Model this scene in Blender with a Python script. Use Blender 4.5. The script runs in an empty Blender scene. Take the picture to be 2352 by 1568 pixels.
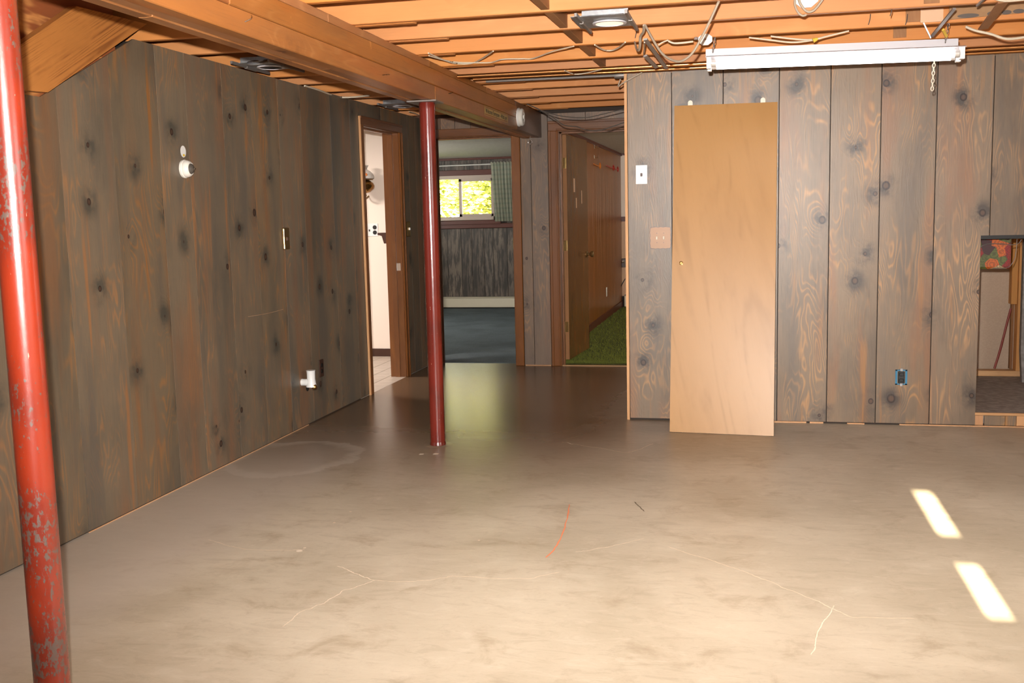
import bpy, bmesh, math, random
from mathutils import Vector, Matrix
random.seed(7)
SC = bpy.context.scene
COL = SC.collection

# ------------------------------------------------------------------ camera
F, YAW, PIT, ROL, CZ = 2376.2, -.2248, .1221, -.0234, 1.316
cy, sy = math.cos(YAW), math.sin(YAW)
fw = Vector((sy, cy, 0)); rt = Vector((cy, -sy, 0)); up = Vector((0, 0, 1))
f2 = fw*math.cos(PIT) - up*math.sin(PIT); u2 = up*math.cos(PIT) + fw*math.sin(PIT)
r3 = rt*math.cos(ROL) + u2*math.sin(ROL); u3 = u2*math.cos(ROL) - rt*math.sin(ROL)
EYE = Vector((0, 0, CZ))
cd = bpy.data.cameras.new('camera'); cam = bpy.data.objects.new('camera', cd); COL.objects.link(cam)
cd.sensor_width = 36; cd.lens = 36*F/2352; cd.clip_start = .05
M = Matrix((r3, u3, -f2)).transposed().to_4x4(); M.translation = EYE
cam.matrix_world = M
SC.camera = cam

def at(ax, val, x, y):
    """where the photograph's sight line through (x, y) meets a real plane of the room"""
    d = f2 + r3*((x-1176)/F) - u3*((y-784)/F)
    i = 'xyz'.index(ax); t = (val-EYE[i])/d[i]
    return EYE + d*t

# ------------------------------------------------------------------ world, lights, exposure
w = bpy.data.worlds.new('world'); SC.world = w; w.use_nodes = True
bg = w.node_tree.nodes['Background']; bg.inputs[0].default_value = (1, .98, .93, 1); bg.inputs[1].default_value = 12.0
SC.view_settings.view_transform = 'Standard'; SC.view_settings.look = 'None'
SC.view_settings.gamma = 1; SC.view_settings.exposure = 0; SC.view_settings.use_curve_mapping = False
SC.cycles.use_denoising = True
SC.cycles.max_bounces = 8; SC.cycles.sample_clamp_indirect = 6

def light(name, kind, loc, energy, col, direction=None, **kw):
    l = bpy.data.lights.new(name, kind); l.energy = energy; l.color = col
    for k, v in kw.items(): setattr(l, k, v)
    o = bpy.data.objects.new(name, l); COL.objects.link(o); o.location = loc
    if direction is not None:
        o.rotation_euler = Vector(direction).to_track_quat('-Z', 'Y').to_euler()
    return o
ELEV = math.radians(17)
light('sun', 'SUN', (0, -6, 6), 80, (1, .90, .66), (0, math.cos(ELEV), -math.sin(ELEV)), angle=.006)
# the camera's flash, just above and left of the lens
light('camera_flash', 'SPOT', EYE + u3*.13 - r3*.05, 1620, (1, .97, .93), f2 + u3*.17, spot_size=math.radians(86), spot_blend=1.0, shadow_soft_size=.018)
# unseen area fill added at the right side to lift the ambient light
light('side_fill', 'AREA', (3.9, 1.6, 1.65), 70, (1, .95, .9), (-1, .15, -.6), shape='RECTANGLE', size=2.2, size_y=.8)
# the other ceiling lamps of the basement, behind and beside the camera
light('ceiling_lamp_right', 'AREA', (1.9, 3.2, 2.12), 34, (1, .95, .88), (0, 0, -1), shape='RECTANGLE', size=1.2, size_y=.3, spread=math.radians(130))
light('ceiling_lamp_left', 'AREA', (-.4, 3.0, 2.12), 22, (1, .95, .88), (0, 0, -1), shape='RECTANGLE', size=1.2, size_y=.3, spread=math.radians(130))
light('green_room_fill', 'AREA', (2.3, 12, 1.5), 50, (1, .98, .85), (-1, -.1, .45), shape='RECTANGLE', size=1.6, size_y=.7)  # unseen fill, aimed up to brighten the green room and its ceiling
light('bedroom_side_fill', 'AREA', (-5.4, 11.6, 1.6), 58, (1, .98, .90), (1, 0, .35), shape='RECTANGLE', size=1.4, size_y=.7)  # added fill without a window behind it, lifts the bedroom and its ceiling
light('kitchen_ceiling_lamp', 'AREA', (-4.2, 7.9, 2.1), 62, (1, .88, .80), (0, 0, -1), shape='DISK', size=.6)

# ------------------------------------------------------------------ node helper
class G:
    def __init__(s, name):
        s.m = bpy.data.materials.new(name); s.m.use_nodes = True
        s.nt = s.m.node_tree; s.bsdf = s.nt.nodes['Principled BSDF']
    def n(s, typ, ins=None, out=0, **kw):
        nd = s.nt.nodes.new(typ)
        for k, v in kw.items(): setattr(nd, k, v)
        for k, v in (ins or {}).items(): s.set(nd.inputs[k], v)
        return nd.outputs[out]
    def set(s, sock, v):
        if isinstance(v, bpy.types.NodeSocket): s.nt.links.new(v, sock)
        else:
            if isinstance(v, tuple) and len(v) == 3 and sock.type == 'RGBA': v = (*v, 1)
            sock.default_value = v
    def math(s, op, a, b=0.0, c=None, clamp=False):
        ins = {0: a, 1: b}
        if c is not None: ins[2] = c
        return s.n('ShaderNodeMath', ins, operation=op, use_clamp=clamp)
    def vm(s, op, a, b=(0, 0, 0)):
        return s.n('ShaderNodeVectorMath', {0: a, 1: b}, operation=op)
    def mix(s, f, a, b, mode='MIX'):
        nd = s.nt.nodes.new('ShaderNodeMix'); nd.data_type = 'RGBA'; nd.blend_type = mode
        s.set(nd.inputs[0], f); s.set(nd.inputs[6], a); s.set(nd.inputs[7], b)
        return nd.outputs[2]
    def step(s, v, a, b, lo=0.0, hi=1.0):
        return s.n('ShaderNodeMapRange', {0: v, 1: a, 2: b, 3: lo, 4: hi}, interpolation_type='SMOOTHSTEP')
    def noise(s, vec, scale, detail=3, rough=.5, dist=0.0, dim='3D'):
        return s.n('ShaderNodeTexNoise', {'Vector': vec, 'Scale': scale, 'Detail': detail, 'Roughness': rough, 'Distortion': dist}, noise_dimensions=dim)
    def P(s, **kw):
        for k, v in kw.items(): s.set(s.bsdf.inputs[k.replace('_', ' ')], v)
        return s.m
    def bump(s, h, strength=.3, dist=.002):
        b = s.n('ShaderNodeBump', {'Height': h, 'Strength': strength, 'Distance': dist})
        s.set(s.bsdf.inputs['Normal'], b)
    def pos(s, rand=True):
        tc = s.n('ShaderNodeTexCoord', out=3)
        if not rand: return tc
        r = s.n('ShaderNodeObjectInfo', out=5)
        return s.vm('ADD', tc, s.vm('SCALE', (17.3, 9.1, 23.7)) if False else s.n('ShaderNodeVectorMath', {0: (17.3, 9.1, 23.7), 'Scale': r}, operation='SCALE'))

def plain(name, col, rough=.5, metal=0.0, **kw):
    g = G(name); return g.P(Base_Color=(*col, 1), Roughness=rough, Metallic=metal, **kw)

def wood(name, L, dark, mid, lite, streak=.5, rings=34, knots=.0, kscale=3.0, rough=.5, blot=.5, tint=.25, bump=.25, smudge=.6, low=1.3, fine=.35, kdark=(.03, .015, .012), scar=0.0, fleck=0.0, var=0.0, straight=1.0, ks=1.0):
    g = G(name); p = g.pos()
    sep = g.nt.nodes.new('ShaderNodeSeparateXYZ'); g.set(sep.inputs[0], p)
    ax = {'x': 0, 'y': 1, 'z': 2}[L]; oth = [i for i in range(3) if i != ax]
    v = sep.outputs[ax]; u = g.math('ADD', sep.outputs[oth[0]], sep.outputs[oth[1]])
    def uv(su, sv, w0=0.0):
        return g.n('ShaderNodeCombineXYZ', {0: g.math('MULTIPLY', u, su), 1: g.math('MULTIPLY', v, sv), 2: w0})
    # knots first, so that the rings can bend round them
    kv = g.nt.nodes.new('ShaderNodeTexVoronoi'); kv.voronoi_dimensions = '2D'; kv.feature = 'F1'
    g.set(kv.inputs['Vector'], uv(kscale*1.05, kscale*.9)); kv.inputs['Scale'].default_value = 1; kv.inputs['Randomness'].default_value = 1
    kd = kv.outputs['Distance']
    ksep = g.nt.nodes.new('ShaderNodeSeparateColor'); g.set(ksep.inputs[0], kv.outputs['Color'])
    on = g.math('LESS_THAN', ksep.outputs[0], knots)
    size = g.math('MULTIPLY_ADD', ksep.outputs[1], .055*ks, .022*ks)
    kn = g.math('MULTIPLY', on, g.step(kd, size, g.math('MULTIPLY', size, .75)))
    kc = g.math('MULTIPLY', on, g.step(kd, g.math('MULTIPLY', size, .7), g.math('MULTIPLY', size, .35)))
    near = g.math('MULTIPLY', on, g.step(kd, .40, .0))
    n1 = g.noise(uv(low*2.2, low*.42*straight), 1.0, 3.5, .5, .35)
    field = g.math('ADD', g.math('MULTIPLY', n1, float(rings)), g.math('MULTIPLY', near, 3.2))
    ring = g.math('MULTIPLY_ADD', g.math('SINE', g.math('MULTIPLY', field, 6.2832)), .5, .5)
    ring = g.math('POWER', ring, 3.5)
    fn = g.noise(uv(150, 5), 1.0, 3, .6)
    patch = g.step(g.noise(uv(4.5, 1.6, 4.0), 1.0, 4, .65), .44, .62)
    col = g.mix(g.math('MULTIPLY', g.math('MULTIPLY', ring, patch), streak), mid, lite)
    bl = g.noise(uv(2.6, .75, 9.0), 1.0, 5, .62)
    col = g.mix(g.math('MULTIPLY', g.step(bl, .42, .72), blot), col, dark)
    col = g.mix(g.math('MULTIPLY', g.step(fn, .52, .75), fine), col, dark)
    if var:
        wide = g.noise(uv(5.5, .7, 13.0), 1.0, 3, .55)
        col = g.mix(g.math('MULTIPLY', g.step(wide, .50, .68), var), col, tuple(a*b for a, b in zip(mid, (1.25, .80, .58))))
        col = g.mix(g.math('MULTIPLY', g.step(wide, .48, .32), var), col, tuple(a*b for a, b in zip(mid, (.62, .70, .86))))
        st = g.noise(uv(16, .8, 21.0), 1.0, 3, .6)
        col = g.mix(g.math('MULTIPLY', g.step(st, .60, .70), var*.8), col, tuple(a*b for a, b in zip(lite, (.85, .72, .5))))
    if fleck: col = g.mix(g.math('MULTIPLY', g.step(g.noise(uv(26, 3.2, 3.0), 1.0, 3, .6), .44, .56), fleck), col, dark)
    sm = g.math('MULTIPLY', g.math('MULTIPLY', near, near), g.step(g.noise(uv(7, 6, 2.0), 1.0, 4, .65), .38, .62, .1, 1.5), clamp=True) if False else g.n('ShaderNodeMath', {0: g.math('POWER', near, 1.6), 1: g.step(g.noise(uv(7, 6, 2.0), 1.0, 4, .65), .38, .62, .1, 1.5)}, operation='MULTIPLY', use_clamp=True)
    col = g.mix(g.math('MULTIPLY', sm, smudge), col, dark)
    col = g.mix(kn, col, kdark); col = g.mix(g.math('MULTIPLY', kc, .8), col, tuple(.42*c*t for c, t in zip(mid, (1.15, .9, .85))))
    if scar: col = g.mix(g.math('MULTIPLY', g.step(g.noise(uv(5, 9, 6.0), 1.0, 4, .65), .66, .72), scar), col, tuple(min(.8, 1.5*c) for c in lite))
    r = g.n('ShaderNodeObjectInfo', out=5)
    hs = g.nt.nodes.new('ShaderNodeHueSaturation')
    g.set(hs.inputs['Value'], g.math('MULTIPLY_ADD', r, tint*1.4, 1-tint*.7)); g.set(hs.inputs['Color'], col)
    g.set(hs.inputs['Saturation'], g.math('MULTIPLY_ADD', g.math('FRACT', g.math('MULTIPLY', r, 7.3)), .12, .94))
    g.bump(g.math('ADD', g.math('MULTIPLY', fn, .7), g.math('MULTIPLY', ring, .2)), bump, .002)
    return g.P(Base_Color=hs.outputs[0], Roughness=rough)

BARN = dict(dark=(.040, .036, .035), mid=(.150, .108, .078), lite=(.36, .19, .085))
m_barn_r = wood('barn_panel_right', 'z', (.072, .055, .044), (.240, .168, .108), (.54, .285, .115), streak=.75, rings=52, ks=1.35, knots=.68, kscale=3.4, rough=.40, blot=.6, tint=.14, smudge=1.0, var=.55)
m_barn_l = wood('barn_panel_left', 'z', (.060, .056, .044), (.175, .130, .084), (.42, .18, .05), streak=.5, rings=40, knots=.5, kscale=3.4, rough=.45, blot=.62, tint=.22, smudge=.85, var=.65)
m_barn_b = wood('barn_panel_back', 'z', (.060, .045, .036), (.20, .135, .092), (.42, .22, .10), var=.4, streak=.5, rings=46, knots=.45, kscale=3.6, rough=.45, blot=.55, tint=.14)
m_joist = wood('joist_fir', 'x', (.40, .135, .036), (.60, .24, .074), (.68, .32, .115), streak=.45, rings=9, knots=.28, kscale=2.2, rough=.6, blot=.35, tint=.10, smudge=.5, fine=.18, kdark=(.2, .05, .015))
m_block = wood('blocking_wood', 'z', (.16, .07, .028), (.30, .135, .05), (.40, .2, .08), streak=.3, rough=.65)
m_beam = wood('beam_fir', 'y', (.15, .055, .018), (.36, .145, .046), (.50, .24, .09), streak=.5, rings=12, knots=.3, kscale=1.8, rough=.38, blot=.7, tint=.10, fine=.4, kdark=(.12, .04, .02), scar=.6, var=.35)
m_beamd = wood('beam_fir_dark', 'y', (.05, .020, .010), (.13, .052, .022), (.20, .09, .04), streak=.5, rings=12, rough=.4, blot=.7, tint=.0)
m_strng = wood('stringer_wood', 'y', (.20, .065, .014), (.46, .175, .038), (.22, .07, .016), straight=.12, streak=.9, rings=46, rough=.5, blot=.2, tint=.02, low=2.2)
m_ply = wood('plywood_orange', 'y', (.20, .05, .014), (.27, .072, .018), (.62, .26, .065), streak=1, rings=5, rough=.55, blot=.1, tint=.02, low=3.5)
m_trim = wood('stained_trim', 'z', (.060, .023, .008), (.20, .068, .015), (.30, .115, .026), streak=.4, rings=8, rough=.32, blot=.5, tint=.06)
m_trimx = wood('stained_trim_head', 'x', (.060, .023, .008), (.20, .068, .015), (.30, .115, .026), streak=.4, rings=8, rough=.32, blot=.5, tint=.06)
m_trimy = wood('stained_trim_head_side', 'y', (.06, .025, .010), (.16, .06, .024), (.26, .11, .04), streak=.4, rings=8, rough=.28, blot=.5, tint=.06)
m_raw = wood('raw_pine_edge', 'z', (.42, .2, .085), (.68, .38, .19), (.78, .50, .28), streak=.3, rings=6, rough=.6, tint=.04)
m_rawx = wood('raw_pine_plate', 'x', (.42, .2, .085), (.66, .38, .18), (.76, .48, .26), streak=.3, rings=6, rough=.6, tint=.04)
m_stud = wood('pine_stud', 'z', (.42, .15, .035), (.62, .28, .075), (.7, .36, .12), streak=.4, rings=7, rough=.6, tint=.1, knots=.2)
m_bif = wood('bifold_veneer', 'z', (.33, .165, .055), (.44, .235, .085), (.32, .16, .054), straight=.5, streak=.5, rings=20, rough=.38, blot=.45, tint=.0, bump=.06, low=.9, fine=.14)
m_door = wood('door_veneer', 'z', (.12, .055, .022), (.215, .098, .038), (.29, .14, .05), streak=.3, rings=6, rough=.26, blot=.4, tint=.02, bump=.05)
m_brownp = wood('brown_panel', 'z', (.14, .04, .012), (.27, .09, .024), (.34, .13, .035), streak=.4, rings=8, rough=.3, blot=.4, tint=.14)
m_pine = wood('knotty_pine_panel', 'z', (.42, .22, .11), (.62, .38, .22), (.45, .22, .10), streak=.7, rings=12, knots=.3, rough=.4, tint=.05)
m_bedp = wood('weathered_bedroom_panel', 'z', (.035, .028, .024), (.17, .13, .10), (.28, .22, .17), streak=.8, rings=46, rough=.5, blot=.9, tint=.1, low=2.6, fine=.3, fleck=.85)

def concrete():
    g = G('concrete_floor'); p = g.pos(False)
    big = g.noise(p, .9, 5, .6, .4); med = g.noise(p, 4.5, 6, .65, .5); fin = g.noise(p, 60, 4, .6)
    col = g.mix(g.step(big, .35, .68), (.39, .325, .235), (.51, .435, .33))
    col = g.mix(g.math('MULTIPLY', g.step(med, .52, .72), .55), col, (.27, .20, .125))
    col = g.mix(g.math('MULTIPLY', g.step(g.noise(p, 9, 5, .6), .55, .8), .35), col, (.62, .53, .43))
    col = g.mix(g.math('MULTIPLY', g.step(fin, .5, .8), .16), col, (.22, .16, .11))
    brush = g.noise(g.vm('MULTIPLY', p, (1, 2.6, 1)), 7, 9, .74, .8)
    col = g.mix(g.math('MULTIPLY', g.step(brush, .50, .64), .28), col, (.26, .20, .135))
    col = g.mix(g.math('MULTIPLY', g.step(brush, .46, .36), .22), col, (.60, .53, .43))
    sep = g.nt.nodes.new('ShaderNodeSeparateXYZ'); g.set(sep.inputs[0], p); X, Y = sep.outputs[0], sep.outputs[1]
    # pale dusty strip along the left wall, worn-through paint edge further in
    edge = g.math('ADD', X, g.math('MULTIPLY', med, .35))
    strip = g.math('MULTIPLY', g.step(edge, -1.75, -2.15), g.step(Y, 7.2, 5.6))
    col = g.mix(g.math('MULTIPLY', strip, .62), col, (.50, .43, .365))
    # dark doorway reflection and falloff painted into the colour, running towards the doors
    hall = g.math('MULTIPLY', g.step(g.math('ADD', Y, g.math('MULTIPLY', big, 1.2)), 4.9, 7.0), g.step(g.math('ADD', X, g.math('MULTIPLY', big, .8)), .35, -.75))
    col = g.mix(g.math('MULTIPLY', hall, .88), col, (.12, .062, .028))
    # old ring left by a mat beside the left wall
    c = at('z', 0, 672, 1050)
    d = g.n('ShaderNodeVectorMath', {0: g.vm('MULTIPLY', g.vm('SUBTRACT', p, tuple(c)), (1/.36, 1/.42, 0))}, operation='LENGTH', out=1)
    d = g.math('ADD', d, g.math('MULTIPLY', g.math('SUBTRACT', med, .5), .8))
    ring = g.math('MULTIPLY', g.step(d, .72, .95), g.step(d, 1.06, 1.0))
    col = g.mix(g.math('MULTIPLY', ring, .32), col, (.62, .55, .47))
    g.bump(g.math('ADD', g.math('MULTIPLY', fin, .4), med), .05, .003)
    rough = g.math('MULTIPLY_ADD', hall, -.175, .42)
    return g.P(Base_Color=col, Roughness=rough, Specular_IOR_Level=.5)
m_conc = concrete()

def redpaint(name, chips, dull, c1, c2):
    g = G(name); p = g.pos()
    st = g.vm('MULTIPLY', p, (1, 1, .55))
    a = g.noise(st, 80, 8, .72); b = g.noise(st, 6, 3, .5)
    base = g.mix(g.step(b, .4, .65), c1, c2)
    zz = g.nt.nodes.new('ShaderNodeSeparateXYZ'); g.set(zz.inputs[0], g.pos(False))
    msk = g.step(g.math('ADD', g.math('ADD', a, g.math('MULTIPLY', g.math('SUBTRACT', b, .5), .5)), g.step(zz.outputs[2], 1.2, .1, 0.0, .04)), chips, chips+.05)
    col = g.mix(msk, base, (.105, .065, .05))
    sc = g.step(g.noise(g.vm('MULTIPLY', p, (1, 1, .2)), 120, 3, .6), .72, .76)
    col = g.mix(sc, col, (.6, .38, .26))
    g.bump(a, .25, .002)
    return g.P(Base_Color=col, Roughness=g.mix(msk, (dull, dull, dull), (.5, .5, .5)), Specular_IOR_Level=.6, Coat_Weight=.5, Coat_Roughness=.2)
m_red_near = redpaint('red_post_paint_worn', .585, .28, (.27, .026, .008), (.17, .018, .008))
m_red_far = redpaint('red_post_paint', .70, .20, (.17, .015, .008), (.11, .012, .007))

def fabric_flowers():
    g = G('rose_print_fabric'); p = g.pos(False)
    v = g.nt.nodes.new('ShaderNodeTexVoronoi'); g.set(v.inputs['Vector'], p); v.inputs['Scale'].default_value = 19
    n = g.noise(p, 70, 3, .6, 1.0)
    s = g.nt.nodes.new('ShaderNodeSeparateColor'); g.set(s.inputs[0], v.outputs['Color'])
    cr = g.nt.nodes.new('ShaderNodeValToRGB'); cr.color_ramp.interpolation = 'CONSTANT'
    els = cr.color_ramp.elements
    els[0].position = 0; els[0].color = (.32, .01, .008, 1); els[1].position = .3; els[1].color = (.65, .13, .015, 1)
    e = els.new(.52); e.color = (.12, .14, .03, 1); e = els.new(.74); e.color = (.6, .45, .25, 1); e = els.new(.86); e.color = (.06, .01, .015, 1)
    g.set(cr.inputs[0], s.outputs[0])
    pet = g.math('MULTIPLY_ADD', g.math('SINE', g.math('MULTIPLY', g.math('ADD', v.outputs['Distance'], g.math('MULTIPLY', n, .5)), 26)), .5, .5)
    col = g.mix(g.math('MULTIPLY', pet, .55), cr.outputs[0], (.03, .02, .012))
    return g.P(Base_Color=col, Roughness=.5)
m_rose = fabric_flowers()

def plaid():
    g = G('pale_plaid_cotton'); p = g.pos(False)
    sep = g.nt.nodes.new('ShaderNodeSeparateXYZ'); g.set(sep.inputs[0], p)
    a = g.math('GREATER_THAN', g.math('SINE', g.math('MULTIPLY', sep.outputs[0], 95)), .35)
    b = g.math('GREATER_THAN', g.math('SINE', g.math('MULTIPLY', sep.outputs[2], 95)), .35)
    col = g.mix(g.math('MULTIPLY', g.math('ADD', a, b), .32), (.72, .72, .60), (.42, .52, .44))
    tr = g.n('ShaderNodeBsdfTranslucent', {'Color': col})
    mx = g.n('ShaderNodeMixShader', {0: .35, 1: g.bsdf.outputs[0], 2: tr})
    g.set(g.nt.nodes['Material Output'].inputs[0], mx)
    return g.P(Base_Color=col, Roughness=.9)

def carpet(name, c1, c2, sc=160):
    g = G(name); p = g.pos(False); n = g.noise(p, sc, 3, .7); m = g.noise(p, 2.2, 4, .6)
    col = g.mix(g.step(n, .3, .7), c1, c2); col = g.mix(g.math('MULTIPLY', g.step(m, .4, .7), .45), col, tuple(.5*c for c in c1))
    g.bump(n, .8, .01); return g.P(Base_Color=col, Roughness=.95)
def speckle(name, c1, c2, scale=40, rough=.7, b=.3):
    g = G(name); p = g.pos(False); n = g.noise(p, scale, 4, .6)
    g.bump(n, b, .003); return g.P(Base_Color=g.mix(g.step(n, .35, .7), c1, c2), Roughness=rough)
def glass():
    g = G('window_glass')
    t = g.n('ShaderNodeBsdfTransparent', {'Color': (.97, .98, .96)}); gl = g.n('ShaderNodeBsdfGlossy', {'Roughness': .02})
    fr = g.n('ShaderNodeFresnel', {'IOR': 1.45})
    mx = g.n('ShaderNodeMixShader', {0: fr, 1: t, 2: gl}); g.set(g.nt.nodes['Material Output'].inputs[0], mx); return g.m
def leafmat():
    g = G('sunlit_leaves'); r = g.n('ShaderNodeTexCoord', out=3)
    n = g.noise(r, 2.5, 3, .6)
    col = g.mix(g.step(n, .42, .58), (.15, .18, .02), (.60, .54, .12))
    tr = g.n('ShaderNodeBsdfTranslucent', {'Color': col}); mx = g.n('ShaderNodeMixShader', {0: .45, 1: g.bsdf.outputs[0], 2: tr})
    g.set(g.nt.nodes['Material Output'].inputs[0], mx); return g.P(Base_Color=col, Roughness=.6)
def emis(name, col, s, base=(.8, .8, .8)):
    g = G(name); return g.P(Base_Color=(*base, 1), Emission_Color=(*col, 1), Emission_Strength=s)

m_plaid = plaid()
m_white = plain('white_paint', (.80, .78, .74), .4)
m_whitegl = plain('white_plastic', (.82, .82, .80), .28)
m_enamel = plain('white_enamel_metal', (.60, .57, .59), .35)
m_cream = plain('cream_plastic', (.72, .64, .50), .4)
m_ceram = plain('white_porcelain', (.78, .74, .66), .25)
m_black = plain('black_plastic', (.004, .004, .004), .5)
m_dark = plain('dark_gap', (.012, .008, .006), .9)
m_brown = plain('dark_brown_plastic', (.055, .022, .014), .35)
m_bronze = plain('bronze_plate', (.25, .15, .095), .45, .4)
m_brass = plain('brass', (.62, .42, .16), .25, 1.0)
m_brassd = plain('aged_brass', (.30, .18, .07), .35, .8)
m_chrome = plain('chrome', (.75, .74, .72), .16, 1.0)
m_galv = speckle('galvanised_steel', (.34, .34, .35), (.46, .46, .46), 30, .38, .1)
m_galv.node_tree.nodes['Principled BSDF'].inputs['Metallic'].default_value = .7
m_smoke = plain('smoked_glass', (.10, .085, .07), .08)
m_steel = plain('dull_steel', (.26, .23, .21), .5, .7)
m_copper = plain('copper_pipe', (.78, .38, .14), .3, 1.0)
m_cable = plain('cream_cable_sheath', (.66, .56, .42), .55)
m_cableg = plain('grey_cable_sheath', (.46, .37, .275), .5)
m_wireg = plain('thin_grey_wire', (.085, .068, .055), .5)
m_cabled = plain('dark_wire', (.10, .075, .06), .5)
m_yellow = plain('yellow_wire_nut', (.75, .50, .06), .5)
m_orangep = plain('orange_plastic', (.7, .2, .02), .4)
m_redp = plain('red_plastic', (.5, .02, .015), .4)
m_blueb = plain('blue_outlet_box', (.03, .20, .36), .4)
m_rod = plain('rusty_red_rod', (.26, .045, .03), .5)
m_drywall = speckle('tan_wallboard', (.50, .37, .27), (.54, .41, .30), 90, .85, .1)
m_slab = speckle('grey_slate_slab', (.20, .18, .165), (.32, .29, .27), 22, .7, .3)
m_kwall = plain('pink_white_wall', (.84, .72, .62), .6)
m_tile = plain('beige_floor_tile', (.58, .50, .42), .35)
m_grout = plain('tile_grout', (.22, .19, .16), .9)
m_blue = carpet('blue_carpet', (.08, .108, .125), (.16, .20, .225))
m_green = carpet('green_shag', (.06, .070, .008), (.13, .15, .02), 90)
m_blade = plain('green_shag_fibre', (.15, .165, .02), .9)
m_ceil = speckle('textured_white_ceiling', (.62, .56, .48), (.70, .64, .56), 30, .9, .5)
m_glass = glass(); m_leaf = leafmat()
m_alum = plain('window_aluminium', (.42, .34, .29), .4, .3)
m_maroon = plain('maroon_trim', (.105, .022, .012), .4)
m_bark = plain('tree_bark', (.3, .24, .17), .9)
m_lawn = carpet('lawn_ground', (.12, .18, .03), (.3, .36, .07), 20)
m_tube = emis('fluorescent_tube_glow', (1, .96, .97), 7)
m_tubeend = plain('tube_end_cap', (.75, .72, .68), .3, .5)
m_lens = emis('creamy_lamp_glow', (1, .86, .58), .95, (.9, .8, .6))
m_chalk = plain('orange_chalk', (.62, .2, .09), .9)
m_crack = plain('pale_crack_filler', (.68, .56, .43), .9)
m_scuff = plain('dark_scuff', (.16, .12, .08), .8)
m_paper = plain('yellow_sticker_paper', (.52, .33, .10), .5)
m_redline = plain('sticker_red_line', (.30, .07, .02), .5)
m_ink = plain('dark_ink', (.035, .035, .02), .5)
m_card = speckle('corrugated_cardboard', (.33, .18, .085), (.40, .23, .11), 8, .8, .05)
m_cardp = plain('pink_beige_cardboard', (.72, .46, .29), .8)
m_shade = plain('milk_glass', (.78, .72, .66), .2)
m_orb = plain('amber_brass_font', (.30, .15, .04), .12, .9)
m_hall = plain('wall_core', (.045, .032, .025), .9)

# ------------------------------------------------------------------ geometry helpers
def obj(name, bm, m, parent=None, smooth=False, kind=None, label=None):
    me = bpy.data.meshes.new(name); bmesh.ops.recalc_face_normals(bm, faces=bm.faces[:]); bm.to_mesh(me); bm.free()
    me.materials.append(m)
    if smooth:
        me.polygons.foreach_set('use_smooth', [True]*len(me.polygons)); me.set_sharp_from_angle(angle=.7)
    o = bpy.data.objects.new(name, me); COL.objects.link(o)
    if parent: o.parent = parent; o.matrix_parent_inverse = Matrix.Identity(4)
    if kind: o['kind'] = kind
    if label: o['label'] = label
    return o
def tag(o, label, cat, group=None):
    o['label'] = label; o['category'] = cat
    if group: o['group'] = group
    return o
def thing(name, label, cat, loc=(0, 0, 0), group=None):
    # parts are modelled in room coordinates; offset keeps them there
    o = bpy.data.objects.new(name, None); COL.objects.link(o); o.empty_display_size = .05
    return tag(o, label, cat, group)
def struct(name, label=None):
    o = bpy.data.objects.new(name, None); COL.objects.link(o); o['kind'] = 'structure'
    if label: o['label'] = label
    return o
def add_box(bm, a, b, bev=0.0, mat=None):
    a, b = [min(p, q) for p, q in zip(a, b)], [max(p, q) for p, q in zip(a, b)]
    r = bmesh.ops.create_cube(bm, size=1)
    vs = r['verts']
    for v in vs: v.co = Vector([a[i] + (v.co[i]+.5)*(b[i]-a[i]) for i in range(3)])
    if bev:
        es = list({e for v in vs for e in v.link_edges})
        bmesh.ops.bevel(bm, geom=es, offset=bev, segments=1, affect='EDGES', profile=.5)
    return vs
def box(name, a, b, m, parent=None, bev=.002, **kw):
    bm = bmesh.new(); add_box(bm, a, b, bev); return obj(name, bm, m, parent, **kw)
def boxes(name, lst, m, parent=None, bev=.001, **kw):
    bm = bmesh.new()
    for a, b in lst: add_box(bm, a, b, bev)
    return obj(name, bm, m, parent, **kw)
def prism(name, pts, ax, lo, hi, m, parent=None, **kw):
    """outline pts (in the two other axes) extruded along ax from lo to hi"""
    bm = bmesh.new(); i = 'xyz'.index(ax); oth = [k for k in range(3) if k != i]
    def mk(p, t):
        c = [0, 0, 0]; c[i] = t; c[oth[0]] = p[0]; c[oth[1]] = p[1]; return bm.verts.new(c)
    A = [mk(p, lo) for p in pts]; B = [mk(p, hi) for p in pts]
    bm.faces.new(A); bm.faces.new(B[::-1])
    for k in range(len(pts)): bm.faces.new((A[k], B[k], B[(k+1) % len(pts)], A[(k+1) % len(pts)]))
    return obj(name, bm, m, parent, **kw)
def spline(pts, n=6):
    pts = [Vector(p) for p in pts]; out = []
    for i in range(len(pts)-1):
        p0 = pts[max(i-1, 0)]; p1 = pts[i]; p2 = pts[i+1]; p3 = pts[min(i+2, len(pts)-1)]
        for k in range(n):
            t = k/n
            out.append(.5*((2*p1) + (p2-p0)*t + (2*p0-5*p1+4*p2-p3)*t*t + (-p0+3*p1-3*p2+p3)*t**3))
    out.append(pts[-1]); return out
def add_tube(bm, pts, r, seg=8, flat=1.0, caps=True):
    pts = [Vector(p) for p in pts]; rings = []
    for i, p in enumerate(pts):
        d = (pts[min(i+1, len(pts)-1)] - pts[max(i-1, 0)]).normalized()
        a = d.cross(Vector((0, 1, 0)) if abs(d.y) < .9 else Vector((1, 0, 0))).normalized(); b = d.cross(a)
        rings.append([bm.verts.new(p + a*math.cos(q)*r + b*math.sin(q)*r*flat) for q in [2*math.pi*k/seg for k in range(seg)]])
    for A, B in zip(rings, rings[1:]):
        for k in range(seg): bm.faces.new((A[k], A[(k+1) % seg], B[(k+1) % seg], B[k]))
    if caps and len(rings) > 1: bm.faces.new(rings[0][::-1]); bm.faces.new(rings[-1])
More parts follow.
